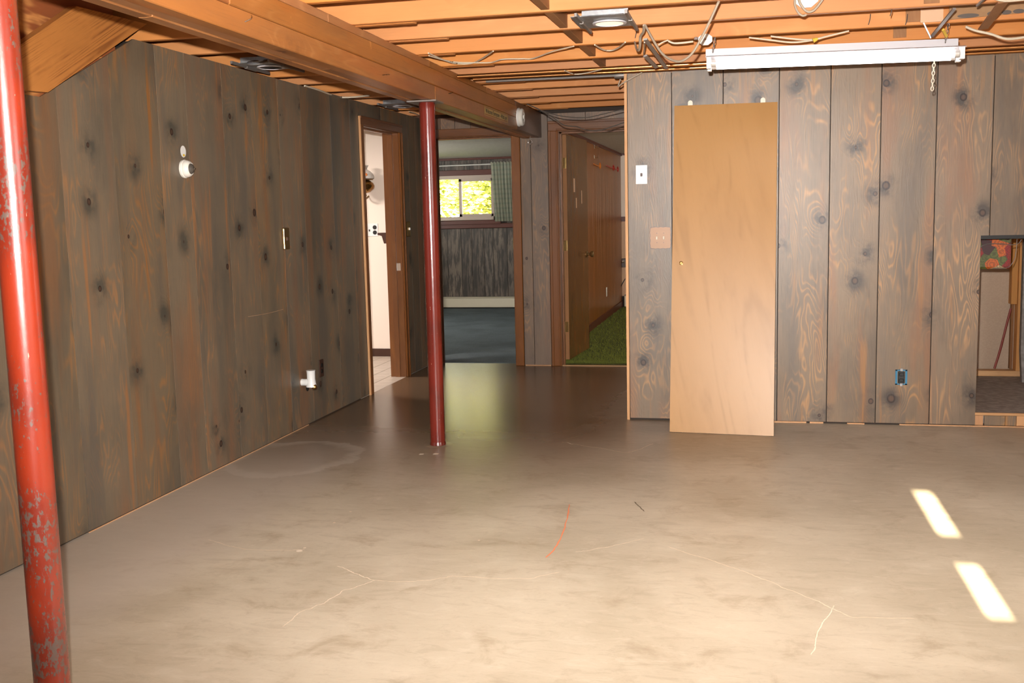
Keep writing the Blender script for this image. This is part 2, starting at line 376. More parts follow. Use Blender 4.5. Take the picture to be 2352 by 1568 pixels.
def tube(name, pts, r, m, parent=None, n=6, smooth_path=True, seg=8, flat=1.0, **kw):
    bm = bmesh.new(); add_tube(bm, spline(pts, n) if smooth_path and len(pts) > 2 else pts, r, seg, flat)
    return obj(name, bm, m, parent, smooth=True, **kw)
def add_lathe(bm, prof, c, axis=(0, 0, 1), seg=28):
    c = Vector(c); z = Vector(axis).normalized(); x = z.orthogonal().normalized(); y = z.cross(x); rings = []
    for r, h in prof:
        rings.append([bm.verts.new(c + z*h + (x*math.cos(q)+y*math.sin(q))*max(r, 1e-4)) for q in [2*math.pi*k/seg for k in range(seg)]])
    for A, B in zip(rings, rings[1:]):
        for k in range(seg): bm.faces.new((A[k], A[(k+1) % seg], B[(k+1) % seg], B[k]))
    bm.faces.new(rings[0][::-1]); bm.faces.new(rings[-1])
def lathe(name, prof, c, m, parent=None, axis=(0, 0, 1), seg=28, **kw):
    bm = bmesh.new(); add_lathe(bm, prof, c, axis, seg); return obj(name, bm, m, parent, smooth=True, **kw)
def add_ring(bm, c, R, r, u, v, su=1.0, n=16, seg=6):
    c = Vector(c); u = Vector(u).normalized(); v = Vector(v).normalized(); w_ = u.cross(v); rs = []
    for k in range(n):
        q = 2*math.pi*k/n; d = (u*math.cos(q)*su + v*math.sin(q)); p = c + d*R; dn = (u*math.cos(q)+v*math.sin(q))
        rs.append([bm.verts.new(p + dn*math.cos(a)*r + w_*math.sin(a)*r) for a in [2*math.pi*j/seg for j in range(seg)]])
    for k in range(n):
        A, B = rs[k], rs[(k+1) % n]
        for j in range(seg): bm.faces.new((A[j], A[(j+1) % seg], B[(j+1) % seg], B[j]))

XL, YR, YB, XE, ZJ = -2.753, 6.495, 8.774, -.736, 2.17
ZW = 2.155            # top of the panelled walls
SUB = 2.36            # underside of the floor boards above

# ------------------------------------------------------------------ the setting
floor = box('floor', (-2.87, -1.8, -.15), (4.1, YB+.13, 0), m_conc, bev=0); floor['kind'] = 'structure'
def ribbon(name, px, wd, m, label=None):
    pts = spline([at('z', 0, *p) for p in px], 5); bm = bmesh.new(); prev = None
    for i, p in enumerate(pts):
        d = (pts[min(i+1, len(pts)-1)] - pts[max(i-1, 0)]); d.z = 0; d.normalize(); s = Vector((-d.y, d.x, 0))
        ww = wd*(.55+.6*random.random())*(.35 if i in (0, len(pts)-1) else 1); j = random.uniform(-.35, .35)*wd
        q = p + s*j
        cur = [bm.verts.new(q + s*ww/2 + Vector((0, 0, .0006))), bm.verts.new(q - s*ww/2 + Vector((0, 0, .0006)))]
        if prev: bm.faces.new((prev[0], cur[0], cur[1], prev[1]))
        prev = cur
    return obj(name, bm, m, floor, label=label)
def jag(px, n=4, amp=3):
    out = []
    for (x0, y0), (x1, y1) in zip(px, px[1:]):
        for k in range(n):
            t = k/n; out.append((x0+(x1-x0)*t+random.uniform(-amp, amp), y0+(y1-y0)*t+random.uniform(-amp, amp)*.5))
    out.append(px[-1]); return out
for px in ([(650, 1440), (690, 1407), (742, 1385), (790, 1357), (860, 1334), (930, 1336), (1000, 1330), (1045, 1322), (1130, 1328), (1220, 1327), (1285, 1314)],
           [(860, 1334), (825, 1320), (775, 1300)], [(1320, 1268), (1390, 1258), (1480, 1236)],
           [(1500, 1020), (1440, 1040), (1320, 1020), (1290, 1015)], [(1535, 1255), (1640, 1290), (1750, 1327), (1850, 1370), (1960, 1418), (2100, 1420)],
           [(480, 1240), (560, 1262), (640, 1264), (700, 1262)], [(1865, 1505), (1885, 1440), (1915, 1390)]):
    ribbon('crack', jag(px), .0045, m_crack)
ribbon('chalk_mark', [(1307, 1158), (1303, 1190), (1292, 1225), (1275, 1258), (1253, 1281)], .007, m_chalk, 'curved orange chalk mark on the concrete')
ribbon('scuff_mark', [(1457, 1152), (1469, 1164), (1480, 1175)], .007, m_scuff)
for x, y, r in [(688, 1265, .014), (700, 1258, .009), (768, 1200, .008), (805, 1175, .008), (968, 1043, .018), (1002, 1042, .022), (2099, 985, .008), (1100, 1241, .006)]:
    c = at('z', 0, x, y); bm = bmesh.new()
    pts = [bm.verts.new((c.x+math.cos(a)*r*random.uniform(.6, 1.1), c.y+math.sin(a)*r*random.uniform(.6, 1.2), .0008)) for a in [k*.785 for k in range(8)]]
    bm.faces.new(pts); obj('paint_chip', bm, m_crack, floor)
# concrete collar at the foot of the middle post
lathe('patched_collar', [(.085, .0005), (.07, .002), (.05, .003)], (-1.743, 5.642, 0), m_conc, floor, seg=20)

fs = box('floor_stair', (-6.1, -1.8, -.15), (-2.87, 5.5, 0), m_conc, bev=0); fs['kind'] = 'structure'; fs.name = 'floor.005'
# --- left wall: planks with their real joints, cut to the stair slope
wl = struct('wall_left')
def ztop_left(y):
    if y < 3.70: return 1.825
    if y < 4.385: return 1.825 + (y-3.70)/(4.385-3.70)*(ZW-1.825)
    return ZW
seams = [at('x', XL, x, 500).y for x in (150, 272, 378, 443, 525, 590, 650, 701, 768, 812)]
seams = [-1.7, -1.0, -.65, -.3, .05, .4, .75, 1.1, 1.45, 1.8, 2.15, 2.5, 2.83, 3.17, 3.5] + seams
DL0, DL1, DLH = 7.275, 8.07, 1.985     # left doorway
def plank_left(y0, y1, zb=.008, zt=None):
    ys = [y0+.0012, y1-.0012]
    if zt is None:
        brk = [y for y in (3.70, 4.385) if ys[0] < y < ys[1]]
        pts = [(ys[0], zb), (ys[1], zb)] + [(y, ztop_left(y)) for y in reversed([ys[0]]+brk+[ys[1]])]
    else: pts = [(ys[0], zb), (ys[1], zb), (ys[1], zt), (ys[0], zt)]
    d = random.uniform(-.0005, .0005)
    prism('plank', pts, 'x', XL-.010, XL+d, m_barn_l, wl)
def outline_wall(y0, y1, z0, z1): boxes('backing', [((XL-.12, y0, z0), (XL-.0105, y1, z1))], m_hall, wl, bev=0)
for a, b in zip(seams, seams[1:]): plank_left(a, b)
plank_left(seams[-1], 7.20)
plank_left(7.20, 7.69, 2.03, ZW); plank_left(7.69, 8.155, 2.03, ZW)
for a, b in ((8.155, 8.33), (8.33, 8.52), (8.52, 8.772)): plank_left(a, b)
prism('backing', [(-1.8, 0), (DL0-.02, 0), (DL0-.02, ZW-.005), (4.40, ZW-.005), (3.71, 1.815), (-1.8, 1.815)], 'x', XL-.12, XL-.0105, m_hall, wl)
outline_wall(DL0-.02, DL1+.02, DLH+.02, ZW-.005); outline_wall(DL1+.02, YB+.13, 0, ZW-.005)
boxes('baseplate_sliver', [((XL-.002, 3.8, .0005), (XL+.002, 6.1, .0045))], m_raw, wl, bev=0)

# --- right wall
wr = struct('wall_right')
xs = [XE+.012, -.453, -.145, .183, .477, .761, 1.067, 1.371, 1.68, 1.99, 2.3, 2.6, 2.9, 3.2, 3.5, 3.8, 4.1]
SL, ST = 1.325, 1.131       # left edge and head of the opening cut in the wall
for a, b in zip(xs, xs[1:]):
    d = random.uniform(-.0012, .0012); a_, b_ = a+.0028, b-.0028
    if b <= SL or a > 2.4: pts = [(a_, .012), (b_, .012), (b_, ZW), (a_, ZW)]
    elif a < SL: pts = [(a_, .012), (SL, .012), (SL, ST), (b_, ST), (b_, ZW), (a_, ZW)]
    else: pts = [(a_, ST), (b_, ST), (b_, ZW), (a_, ZW)]
    prism('plank', pts, 'y', YR+d, YR+.010, m_barn_r, wr)
boxes('backing', [((XE+.012, YR+.0105, 0), (SL-.01, YR+.10, ZW-.005)), ((SL-.01, YR+.0105, ST+.01), (2.6, YR+.10, ZW-.005)), ((2.6, YR+.0105, 0), (4.1, YR+.10, ZW-.005))], m_hall, wr, bev=0)
boxes('floor_gap_sliver', [((.16, YR-.002, .0005), (.36, YR+.008, .010)), ((.38, YR-.002, .0005), (.46, YR+.008, .010)), ((.6, YR-.002, .0005), (.7, YR+.008, .008)), ((.9, YR-.002, .0005), (2.4, YR+.008, .007))], m_raw, wr, bev=0)
prism('edge_strip', [(XE-.006, YR-.001), (XE+.011, YR-.001), (XE+.011, YR+.10), (XE-.006, YR+.10)], 'z', 0, ZW, m_raw, wr, label='pale raw pine edge at the corner')
# return wall beside the hall
for a, b in ((6.6, 7.0), (7.0, 7.35), (7.35, 7.7), (7.7, 8.05), (8.05, 8.4), (8.4, 8.77)):
    box('plank', (XE, a+.002, .005), (XE+.01, b-.002, ZW), m_barn_b, wr)
boxes('backing', [((XE+.0105, YR+.1, 0), (XE+.1, YB+.1, ZW-.005))], m_hall, wr, bev=0)

# --- back wall of the hall with two doorways
wb = struct('wall_back')
D1L, D1R, D1H = -2.66, -1.975, 1.985
D2L, D2R, D2H = -1.56, -.80, 2.0
XC = [-1.895, -1.805, -1.655]
def plank_back(a, b, z0, z1, name='plank'):
    d = random.uniform(-.001, .001); box(name, (a+.002, YB+d, z0), (b-.002, YB+.01, z1), m_barn_b, wb, bev=.001)
for a, b in zip(XC, XC[1:]): plank_back(a, b, .008, ZW)
for a, b in ((XL, -2.60), (-2.60, -2.47), (-2.47, -2.33), (-2.33, -2.12), (-2.12, -1.895)): plank_back(a, b, 2.055, ZW)
for a, b in ((-1.655, -1.33), (-1.33, -1.0), (-1.0, XE)): plank_back(a, b, 2.085, ZW)
plank_back(XL, -2.735, .008, 2.055)
boxes('backing', [((-2.9, YB+.0105, 0), (D1L-.02, YB+.12, SUB)), ((D1L-.02, YB+.0105, D1H+.02), (D1R+.02, YB+.12, SUB)), ((D1R+.02, YB+.0105, 0), (D2L-.02, YB+.12, SUB)),
                  ((D2L-.02, YB+.0105, D2H+.02), (D2R+.02, YB+.12, SUB)), ((D2R+.02, YB+.0105, 0), (XE+.1, YB+.12, SUB))], m_hall, wb, bev=0)
box('baseplate_sliver', (-1.89, YB-.003, .0005), (-1.66, YB+.008, .007), m_raw, wb, bev=0)

# --- door 1: opening to the blue-carpeted bedroom, no leaf
d1 = struct('door_1')
boxes('jamb', [((D1L-.02, YB-.004, 0), (D1L, YB+.124, D1H))], m_trim, d1, bev=.002)
boxes('jamb', [((D1R, YB-.004, 0), (D1R+.02, YB+.124, D1H))], m_trim, d1, bev=.002)
boxes('head_jamb', [((D1L-.02, YB-.004, D1H), (D1R+.02, YB+.124, D1H+.02))], m_trimx, d1, bev=.002)
boxes('door_stop', [((D1L, YB+.06, 0), (D1L+.012, YB+.09, D1H)), ((D1R-.012, YB+.06, 0), (D1R, YB+.09, D1H)), ((D1L, YB+.06, D1H-.012), (D1R, YB+.09, D1H))], m_trim, d1)
box('casing', (D1L-.08, YB-.018, 0), (D1L-.006, YB-.002, D1H+.075), m_trim, d1, bev=.004)
box('casing', (D1R+.006, YB-.018, 0), (D1R+.08, YB-.002, D1H+.006), m_trim, d1, bev=.004)
box('head_casing', (D1L-.006, YB-.018, D1H+.006), (D1R+.08, YB-.002, D1H+.075), m_trimx, d1, bev=.004)
for z in (1.62, 1.02, .28): box('hinge_leaf', (D1R-.0015, YB+.0, z), (D1R+.001, YB+.03, z+.085), m_brass, d1, bev=0)

# --- door 2: doorway to the green-carpeted room, leaf swung in
d2 = struct('door_2')
def casing_profile(x0, x1, z0, z1, name, side):
    # stepped colonial casing: outer board and raised beads
    lst = [((x0, YB-.014, z0), (x1, YB-.002, z1))]
    wds = (x1-x0)
    lst.append(((x0+(.0 if side < 0 else wds-.022), YB-.022, z0), (x0+(.022 if side < 0 else wds), YB-.010, z1)))
    inner = x1-.02 if side < 0 else x0+.004
    lst.append(((inner, YB-.018, z0), (inner+.014, YB-.010, z1)))
    return boxes(name, lst, m_trim, d2, bev=.003)
casing_profile(D2L-.09, D2L-.006, 0, D2H+.008, 'casing', -1)
casing_profile(D2R+.006, XE-.002, 0, D2H+.008, 'casing', 1)
boxes('head_casing', [((D2L-.09, YB-.014, D2H+.008), (XE-.002, YB-.002, D2H+.09)), ((D2L-.09, YB-.022, D2H+.068), (XE-.002, YB-.010, D2H+.09)), ((D2L-.02, YB-.018, D2H+.012), (XE-.002, YB-.010, D2H+.026))], m_trimx, d2, bev=.003)
boxes('jamb', [((D2L-.02, YB-.006, 0), (D2L, YB+.14, D2H))], m_trim, d2)
boxes('jamb', [((D2R, YB-.006, 0), (D2R+.02, YB+.14, D2H))], m_trim, d2)
boxes('head_jamb', [((D2L-.02, YB-.006, D2H), (D2R+.02, YB+.14, D2H+.02))], m_trimx, d2)
boxes('door_stop', [((D2L, YB+.055, 0), (D2L+.014, YB+.095, D2H)), ((D2L, YB+.055, D2H-.014), (D2R, YB+.095, D2H))], m_trim, d2)
box('threshold', (D2L, YB+.0, 0), (D2R, YB+.02, .006), m_rawx, d2, bev=.001)
# leaf: hinge edge at (-1.545, 8.93), free edge ends 0.80 m further in
hx, hy = -1.556, YB+.150; fx, fy = -1.500, YB+.150+.80
dv = Vector((fx-hx, fy-hy, 0)).normalized(); nv = Vector((dv.y, -dv.x, 0))
def on_leaf(s, t, z): return Vector((hx, hy, 0)) + dv*s + nv*t + Vector((0, 0, z))
bm = bmesh.new()
for v in add_box(bm, (0, 0, .035), (.80, .035, 1.985), 0): v.co = on_leaf(v.co.x, v.co.y, v.co.z)
leaf = obj('door_leaf', bm, m_door, d2)
bm = bmesh.new()
for v in add_box(bm, (-.002, .001, .036), (.0, .034, 1.984), 0): v.co = on_leaf(v.co.x, v.co.y, v.co.z)
obj('hinge_edge', bm, m_block, leaf, label='bare lighter hinge edge')
for z in (1.70, .99, .28):
    bm = bmesh.new()
    for v in add_box(bm, (-.004, .004, z), (-.002, .032, z+.09), 0): v.co = on_leaf(v.co.x, v.co.y, v.co.z)
    add_tube(bm, [on_leaf(-.006, -.002, z), on_leaf(-.006, -.002, z+.09)], .005, 8)
    obj('hinge', bm, m_brass, leaf)
kc = on_leaf(.735, .035, .93)
lathe('knob', [(.030, 0), (.030, .006), (.012, .010), (.012, .030), (.026, .042), (.030, .055), (.024, .066), (.004, .070)], kc, m_brassd, leaf, axis=nv)
for (s, z0, z1, wd) in ((.25, 1.50, 1.62, .05), (.33, 1.36, 1.45, .03), (.55, 1.40, 1.52, .028)):
    bm = bmesh.new()
    for v in add_box(bm, (s, .035, z0), (s+wd, .0358, z1), 0): v.co = on_leaf(v.co.x, v.co.y, v.co.z)
    obj('scraped_patch', bm, m_pine, leaf)

# --- door 3: doorway in the left wall to the pink-white room
d3 = struct('door_3')
boxes('jamb', [((XL-.13, DL0-.02, 0), (XL+.004, DL0, DLH))], m_trim, d3)
boxes('jamb', [((XL-.13, DL1, 0), (XL+.004, DL1+.02, DLH))], m_trim, d3)
boxes('head_jamb', [((XL-.13, DL0-.02, DLH), (XL+.004, DL1+.02, DLH+.02))], m_trimy, d3)
boxes('door_stop', [((XL-.085, DL1-.012, 0), (XL-.045, DL1, DLH)), ((XL-.085, DL0, 0), (XL-.045, DL0+.012, DLH)), ((XL-.085, DL0, DLH-.012), (XL-.045, DL1, DLH))], m_trim, d3)
boxes('casing', [((XL+.002, DL0-.068, 0), (XL+.017, DL0-.006, DLH+.006)), ((XL+.002, DL0-.068, 0), (XL+.022, DL0-.05, DLH+.006))], m_trim, d3, bev=.002)
box('casing_edge', (XL+.001, DL0-.0695, 0), (XL+.0175, DL0-.0682, DLH+.065), m_raw, d3, bev=0, label='worn pale edge of the near casing')
boxes('casing', [((XL+.002, DL1+.006, 0), (XL+.017, DL1+.072, DLH+.006)), ((XL+.002, DL1+.054, 0), (XL+.022, DL1+.072, DLH+.006))], m_trim, d3, bev=.003)
boxes('head_casing', [((XL+.002, DL0-.068, DLH+.006), (XL+.017, DL1+.072, DLH+.068)), ((XL+.002, DL0-.068, DLH+.05), (XL+.024, DL1+.072, DLH+.068))], m_trimy, d3, bev=.003)
p = at('y', DL1, 897, 613)
boxes('strike_plate', [((XL-.05, DL1-.002, p.z-.03), (XL-.012, DL1+.001, p.z+.03))], m_chrome, d3, bev=0)
box('hinge', (XL-.05, DL0-.002, .96), (XL-.01, DL0+.003, 1.06), m_cream, d3)

# --- ceiling: floor boards above, every joist on its own
ceil = struct('ceiling')
box('subfloor', (-6.1, -1.8, SUB), (4.1, YB+.14, SUB+.03), m_block, ceil, bev=0)
JY = [3.56, 4.02, 4.495, 4.955, 5.415, 5.88, 6.305, 6.70, 7.16, 7.60, 8.06, 8.55]
XBM = -1.78
for i, y in enumerate(JY):
    xr = 4.1 if y < YR-.05 else XE+.1
    if y > YR-.05 and y < 6.8: xr = 4.1
    zl = ZJ + random.uniform(-.004, .004)
    box('joist', (XBM-.12, y-.038, zl), (xr, y, zl+.184), m_joist, ceil, bev=.003)
    # the lapping joist from over the left wall runs on past the beam
    if y > 4.4: box('joist', (-6.1, y+.001, zl-.002), (XBM+.28+random.uniform(-.05, .12), y+.039, zl+.182), m_joist, ceil, bev=.003)
for a, b in zip(JY[1:6], JY[2:7]):   # solid blocking line
    box('blocking', (-.86, a+.001, ZJ+.004), (-.822, b-.039, ZJ+.18), m_block, ceil, bev=.002)
for y, px in ((4.955-.0381, 2138), (5.415-.0381, 2095), (5.88-.0381, 2066)):
    c = at('y', y, px, 30 if y < 5 else 55)
    box('joist_patch', (c.x-.03, y-.003, ZJ+.01), (c.x+.035, y+.0005, ZJ+.15), m_block, ceil, bev=.001)
# rim of the room behind the camera
wrear = struct('wall_rear')
SX0, SX1 = .757, .832
Z = [1.541, 1.724, 1.827, 2.042]
boxes('wall_board', [((-6.1, -1.72, 0), (4.1, -1.6, Z[0])), ((-6.1, -1.72, Z[3]), (4.1, -1.6, SUB)), ((-6.1, -1.72, Z[0]), (.2, -1.6, Z[3])), ((1.4, -1.72, Z[0]), (4.1, -1.6, Z[3]))], m_kwall, wrear, bev=0)
w2 = struct('window_2')
boxes('closed_curtain', [((.2, -1.66, Z[0]), (SX0, -1.62, Z[3])), ((SX1, -1.66, Z[0]), (1.4, -1.62, Z[3]))], m_kwall, w2, bev=0)
box('window_bar', (SX0-.05, -1.70, Z[1]), (SX1+.05, -1.67, Z[2]), m_white, w2, bev=0)
wside = struct('wall_side'); box('wall_board', (4.1, -1.8, 0), (4.2, YB+.1, SUB), m_kwall, wside, bev=0)

# ------------------------------------------------------------------ bedroom seen through door 1
YF = 14.21
fb = boxes('floor_bedroom', [((-5.6, YB+.62, -.12), (-1.80, YF+.1, .004)), ((-2.86, YB+.13, -.12), (-1.80, YB+.62, .004))], m_blue, bev=0); fb['kind'] = 'structure'; fb.name = 'floor.001'
cb = boxes('ceiling', [((-5.6, YB+.62, 2.115), (-1.80, YF+.1, 2.2)), ((-2.86, YB+.13, 2.115), (-1.80, YB+.62, 2.2))], m_ceil, bev=0); cb['kind'] = 'structure'
wf = struct('wall_far')
W1L, W1R, W1B, W1T = -4.50, -3.44, 1.25, 1.875
boxes('backing', [((-5.6, YF+.011, 0), (W1L, YF+.12, 2.12)), ((W1R, YF+.011, 0), (-1.8, YF+.12, 2.12)), ((W1L, YF+.011, 0), (W1R, YF+.12, W1B)), ((W1L, YF+.011, W1T), (W1R, YF+.12, 2.12))], m_hall, wf, bev=0)
x = -5.5
k = 0
while x < -1.85:
    wd = (.205, .155, .18, .13)[k % 4]; k += 1; x2 = min(x+wd, -1.83)
    box('plank', (x+.002, YF, .17), (x2-.002, YF+.01, 1.13), m_bedp, wf, bev=.001)
    if x2 <= W1L+.02 or x >= W1R-.02: box('plank', (x+.002, YF, 1.2), (x2-.002, YF+.01, 2.11), m_bedp, wf, bev=.001)
    else: box('plank', (x+.002, YF, W1T), (x2-.002, YF+.01, 2.11), m_bedp, wf, bev=.001)
    x = x2
box('chair_rail', (-5.5, YF-.02, 1.135), (-1.82, YF, 1.20), m_maroon, wf, bev=.005)
box('crown_strip', (-5.5, YF-.02, 2.085), (-1.82, YF, 2.115), m_maroon, wf, bev=.004)
ww = struct('wall_bedroom'); ww.name = 'wall_bedroom_side'
box('wall_board', (-1.82, YB+.13, 0), (-1.72, YF+.1, 2.3), m_bedp, ww, bev=0)
box('wall_board', (-5.7, YB+.13, 0), (-5.6, YF+.1, 2.3), m_bedp, ww, bev=0)
w1 = struct('window_1')
box('window_casing', (W1L-.06, YF-.02, W1T), (W1R+.06, YF, W1T+.075), m_maroon, w1, bev=.004)
box('window_sill', (W1L-.08, YF-.045, W1B-.06), (W1R+.08, YF, W1B-.005), m_maroon, w1, bev=.004)
boxes('window_frame', [((W1L, YF-.01, W1T-.05), (W1R, YF+.06, W1T)), ((W1L, YF-.01, W1B), (W1R, YF+.06, W1B+.05)), ((W1L, YF-.01, W1B), (W1L+.03, YF+.06, W1T)), ((W1R-.03, YF-.01, W1B), (W1R, YF+.06, W1T)), ((-3.975, YF+.02, W1B), (-3.945, YF+.06, W1T))], m_alum, w1)
sash = boxes('sliding_sash', [((-3.965, YF-.005, W1B+.04), (-3.925, YF+.02, W1T-.04)), ((W1R-.06, YF-.005, W1B+.04), (W1R-.03, YF+.02, W1T-.04)), ((-3.965, YF-.005, W1B+.045), (W1R-.03, YF+.02, W1B+.085)), ((-3.965, YF-.005, W1T-.085), (W1R-.03, YF+.02, W1T-.045))], m_alum, w1)
box('pane', (-3.93, YF+.006, W1B+.08), (W1R-.055, YF+.009, W1T-.08), m_glass, sash, bev=0)
box('pane', (W1L+.03, YF+.04, W1B+.05), (-3.97, YF+.043, W1T-.05), m_glass, w1, bev=0)
hb = thing('baseboard_heater', 'cream metal baseboard heater under the bedroom window wall', 'heater')
box('cover', (-5.4, YF-.07, .02), (-1.86, YF-.002, .155), m_cream, hb, bev=.006)
box('top_flange', (-5.4, YF-.085, .158), (-1.86, YF-.002, .168), m_cream, hb, bev=.002)
rod = thing('curtain_rod', 'thin white curtain rod above the bedroom window', 'curtain rod')
tube('rod', [(-4.6, YF-.07, 2.012), (-2.95, YF-.07, 2.018)], .009, m_white, rod, smooth_path=False)
for x in (-4.6, -2.95): box('bracket', (x-.01, YF-.08, 2.0), (x+.01, YF-.001, 2.03), m_white, rod)
# gathered curtain drawn to the right end of the rod
bm = bmesh.new(); nx_, nz_ = 120, 14; grid = []
for i in range(nx_+1):
    row = []
    for j in range(nz_+1):
        t = i/nx_; h = j/nz_; xx = -3.475+.50*t + .05*(1-t)*(1-h)*.9
        yy = YF-.095 + .018*math.sin(t*2*math.pi*11 + .6*math.sin(h*3))*(.45+.55*(1-h)) - .0
        row.append(bm.verts.new((xx, yy, 1.225+.815*h + .008*math.sin(t*70)*(h > .99))))
    grid.append(row)
for i in range(nx_):
    for j in range(nz_): bm.faces.new((grid[i][j], grid[i+1][j], grid[i+1][j+1], grid[i][j+1]))
bmesh.ops.solidify(bm, geom=bm.faces[:], thickness=.0015)
tag(obj('curtain', bm, m_plaid, smooth=True), 'pale green plaid curtain gathered at the right of the bedroom window', 'curtain')

# outside the bedroom window: lawn, trees
gl = box('ground', (-16, YF+.3, .9), (8, 34, 1.05), m_lawn, bev=0); gl['kind'] = 'structure'
def tree(x, y, h, spread, n, label, group='trees outside the bedroom window'):
    t = thing('tree', label, 'tree', group=None)
    tube('trunk', [(x, y, 1.0), (x+.1, y, 1+h*.3), (x-.05, y, 1+h*.6)], .07, m_bark, t)
    bm = bmesh.new()
    for _ in range(n):
        a = random.uniform(0, 6.28); e = random.gauss(0, .5); rr = spread*random.random()**.4
        c = Vector((x+rr*math.cos(a)*math.cos(e), y+rr*math.sin(a)*math.cos(e), 1+h*.45+rr*math.sin(e)*1.1))
        if c.z < 1.06: c.z = 1.06+random.random()*.3
        s = random.uniform(.04, .09); q = Matrix.Rotation(random.uniform(0, 6.28), 3, 'Z') @ Matrix.Rotation(random.uniform(0, 3.14), 3, 'X')
        vs = [bm.verts.new(c+q @ Vector(v)) for v in ((-s, 0, 0), (0, -s*.5, 0), (s, 0, 0), (0, s*.5, s*.2))]
        bm.faces.new(vs)
    obj('foliage', bm, m_leaf, t, kind='stuff')
tree(-6.1, 17.6, 2.0, .95, 2200, 'leafy sunlit tree behind the left window pane')
tree(-5.3, 21.0, 3.0, 1.9, 4200, 'tall bushy tree filling the middle of the window view')
tree(-4.25, 17.6, 1.6, .85, 1900, 'yellow-green shrub low behind the right window pane')
tree(-8.6, 24.5, 3.8, 2.2, 4200, 'wide tree at the back left of the window view')

# ------------------------------------------------------------------ room seen through door 2
f3 = box('floor', (-1.72, YB+.13, -.12), (2.6, 14.5, .004), m_green, bev=0); f3['kind'] = 'structure'
bm = bmesh.new(); rnd = random.Random(3)
for _ in range(26000):
    x = rnd.uniform(-1.70, -.2); y = YB+.15+rnd.random()**1.7*5.3
    if x > -1.70+.9+.16*(y-YB): continue
    a = rnd.uniform(0, 6.28); h = rnd.uniform(.012, .028); wdt = .0035; lx, ly = rnd.uniform(-.012, .012), rnd.uniform(-.012, .012)
    bm.faces.new([bm.verts.new((x-math.cos(a)*wdt, y-math.sin(a)*wdt, .003)), bm.verts.new((x+math.cos(a)*wdt, y+math.sin(a)*wdt, .003)), bm.verts.new((x+lx, y+ly, h))])
obj('shag_pile', bm, m_blade, f3, kind='stuff')
c3 = box('ceiling', (-1.72, YB+.13, 2.11), (2.6, 14.5, 2.2), m_ceil, bev=0); c3['kind'] = 'structure'
w3 = struct('wall_panelled')
y = YB+.13; k = 0
while y < 14.37:
    wd = (.10, .22, .14, .18, .28)[k % 5]; k += 1; y2 = min(y+wd, 14.4)
    box('plank', (-1.712, y+.0015, .09), (-1.70, y2-.0015, 2.09), m_brownp, w3, bev=.001)
    y = y2
box('baseboard', (-1.71, YB+.14, .003), (-1.688, 14.4, .09), m_maroon, w3, bev=.003)
box('crown_strip', (-1.71, YB+.14, 2.075), (-1.68, 14.4, 2.11), m_maroon, w3, bev=.003)
w4 = struct('wall_end')
for a, b in ((-1.70, -1.45), (-1.45, -1.2), (-1.2, -.9), (-.9, -.6), (-.6, 0)):
    box('plank', (a+.001, 14.39, .15), (b-.001, 14.4, 1.19), m_pine, w4, bev=.001)
box('upper_board', (-1.7, 14.385, 1.24), (0, 14.4, 2.11), m_kwall, w4, bev=0)
box('chair_rail', (-1.7, 14.36, 1.185), (0, 14.39, 1.25), m_maroon, w4, bev=.003)
box('crown_strip', (-1.7, 14.36, 2.085), (0, 14.39, 2.11), m_maroon, w4, bev=.003)
box('backing', (-1.72, 14.4, 0), (2.6, 14.5, 2.15), m_hall, w4, bev=0)
box('wall_board', (2.55, YB+.13, 0), (2.6, 14.5, 2.15), m_kwall, w4, bev=0)
h2 = thing('baseboard_heater', 'short cream baseboard heater at the end of the green-carpeted room', 'heater')
box('cover', (-1.66, 14.31, .01), (-.2, 14.385, .16), m_cream, h2, bev=.005)
box('top_flange', (-1.66, 14.30, .163), (-.2, 14.385, .172), m_steel, h2, bev=.001)
p = at('x', -1.70, 1393, 670)
o = thing('wall_outlet', 'white outlet low on the brown panelled wall behind the open door', 'outlet')
box('cover_plate', (-1.70, p.y-.035, p.z-.057), (-1.695, p.y+.035, p.z+.057), m_whitegl, o, bev=.002)
boxes('socket', [((-1.695, p.y-.015, p.z+.008), (-1.693, p.y+.015, p.z+.034)), ((-1.695, p.y-.015, p.z-.034), (-1.693, p.y+.015, p.z-.008))], m_cream, o)
p = at('y', 14.385, 1434, 603)
o = thing('thermostat', 'dark brown box with a chrome dial on the end wall of the green room', 'thermostat')
box('body', (p.x-.035, 14.33, p.z-.06), (p.x+.06, 14.388, p.z+.06), m_brown, o, bev=.005)
lathe('dial', [(.02, 0), (.02, .02), (.012, .024)], (p.x-.01, 14.33, p.z+.02), m_chrome, o, axis=(0, -1, 0))
o = tube('power_cord', [at('y', 14.28, 1436, 640), at('y', 14.28, 1424, 662), at('y', 14.28, 1419, 685), at('y', 14.25, 1422, 702), at('y', 14.2, 1436, 708)], .006, m_black)
tag(o, 'black cord drooping in front of the heater in the green room', 'cord')
for i, (px, py) in enumerate(((1365, 337), (1365, 360))):
    p = at('x', -1.70, px, py); o = thing('coat_hook', ('upper' if i == 0 else 'lower')+' small metal hook on the brown panelling beside the open door', 'hook')
    box('hook_plate', (-1.70, p.y-.012, p.z-.02), (-1.696, p.y+.012, p.z+.02), m_chrome, o)
    tube('hook_arm', [(-1.697, p.y, p.z), (-1.665, p.y, p.z-.012), (-1.655, p.y, p.z+.012)], .004, m_chrome, o)
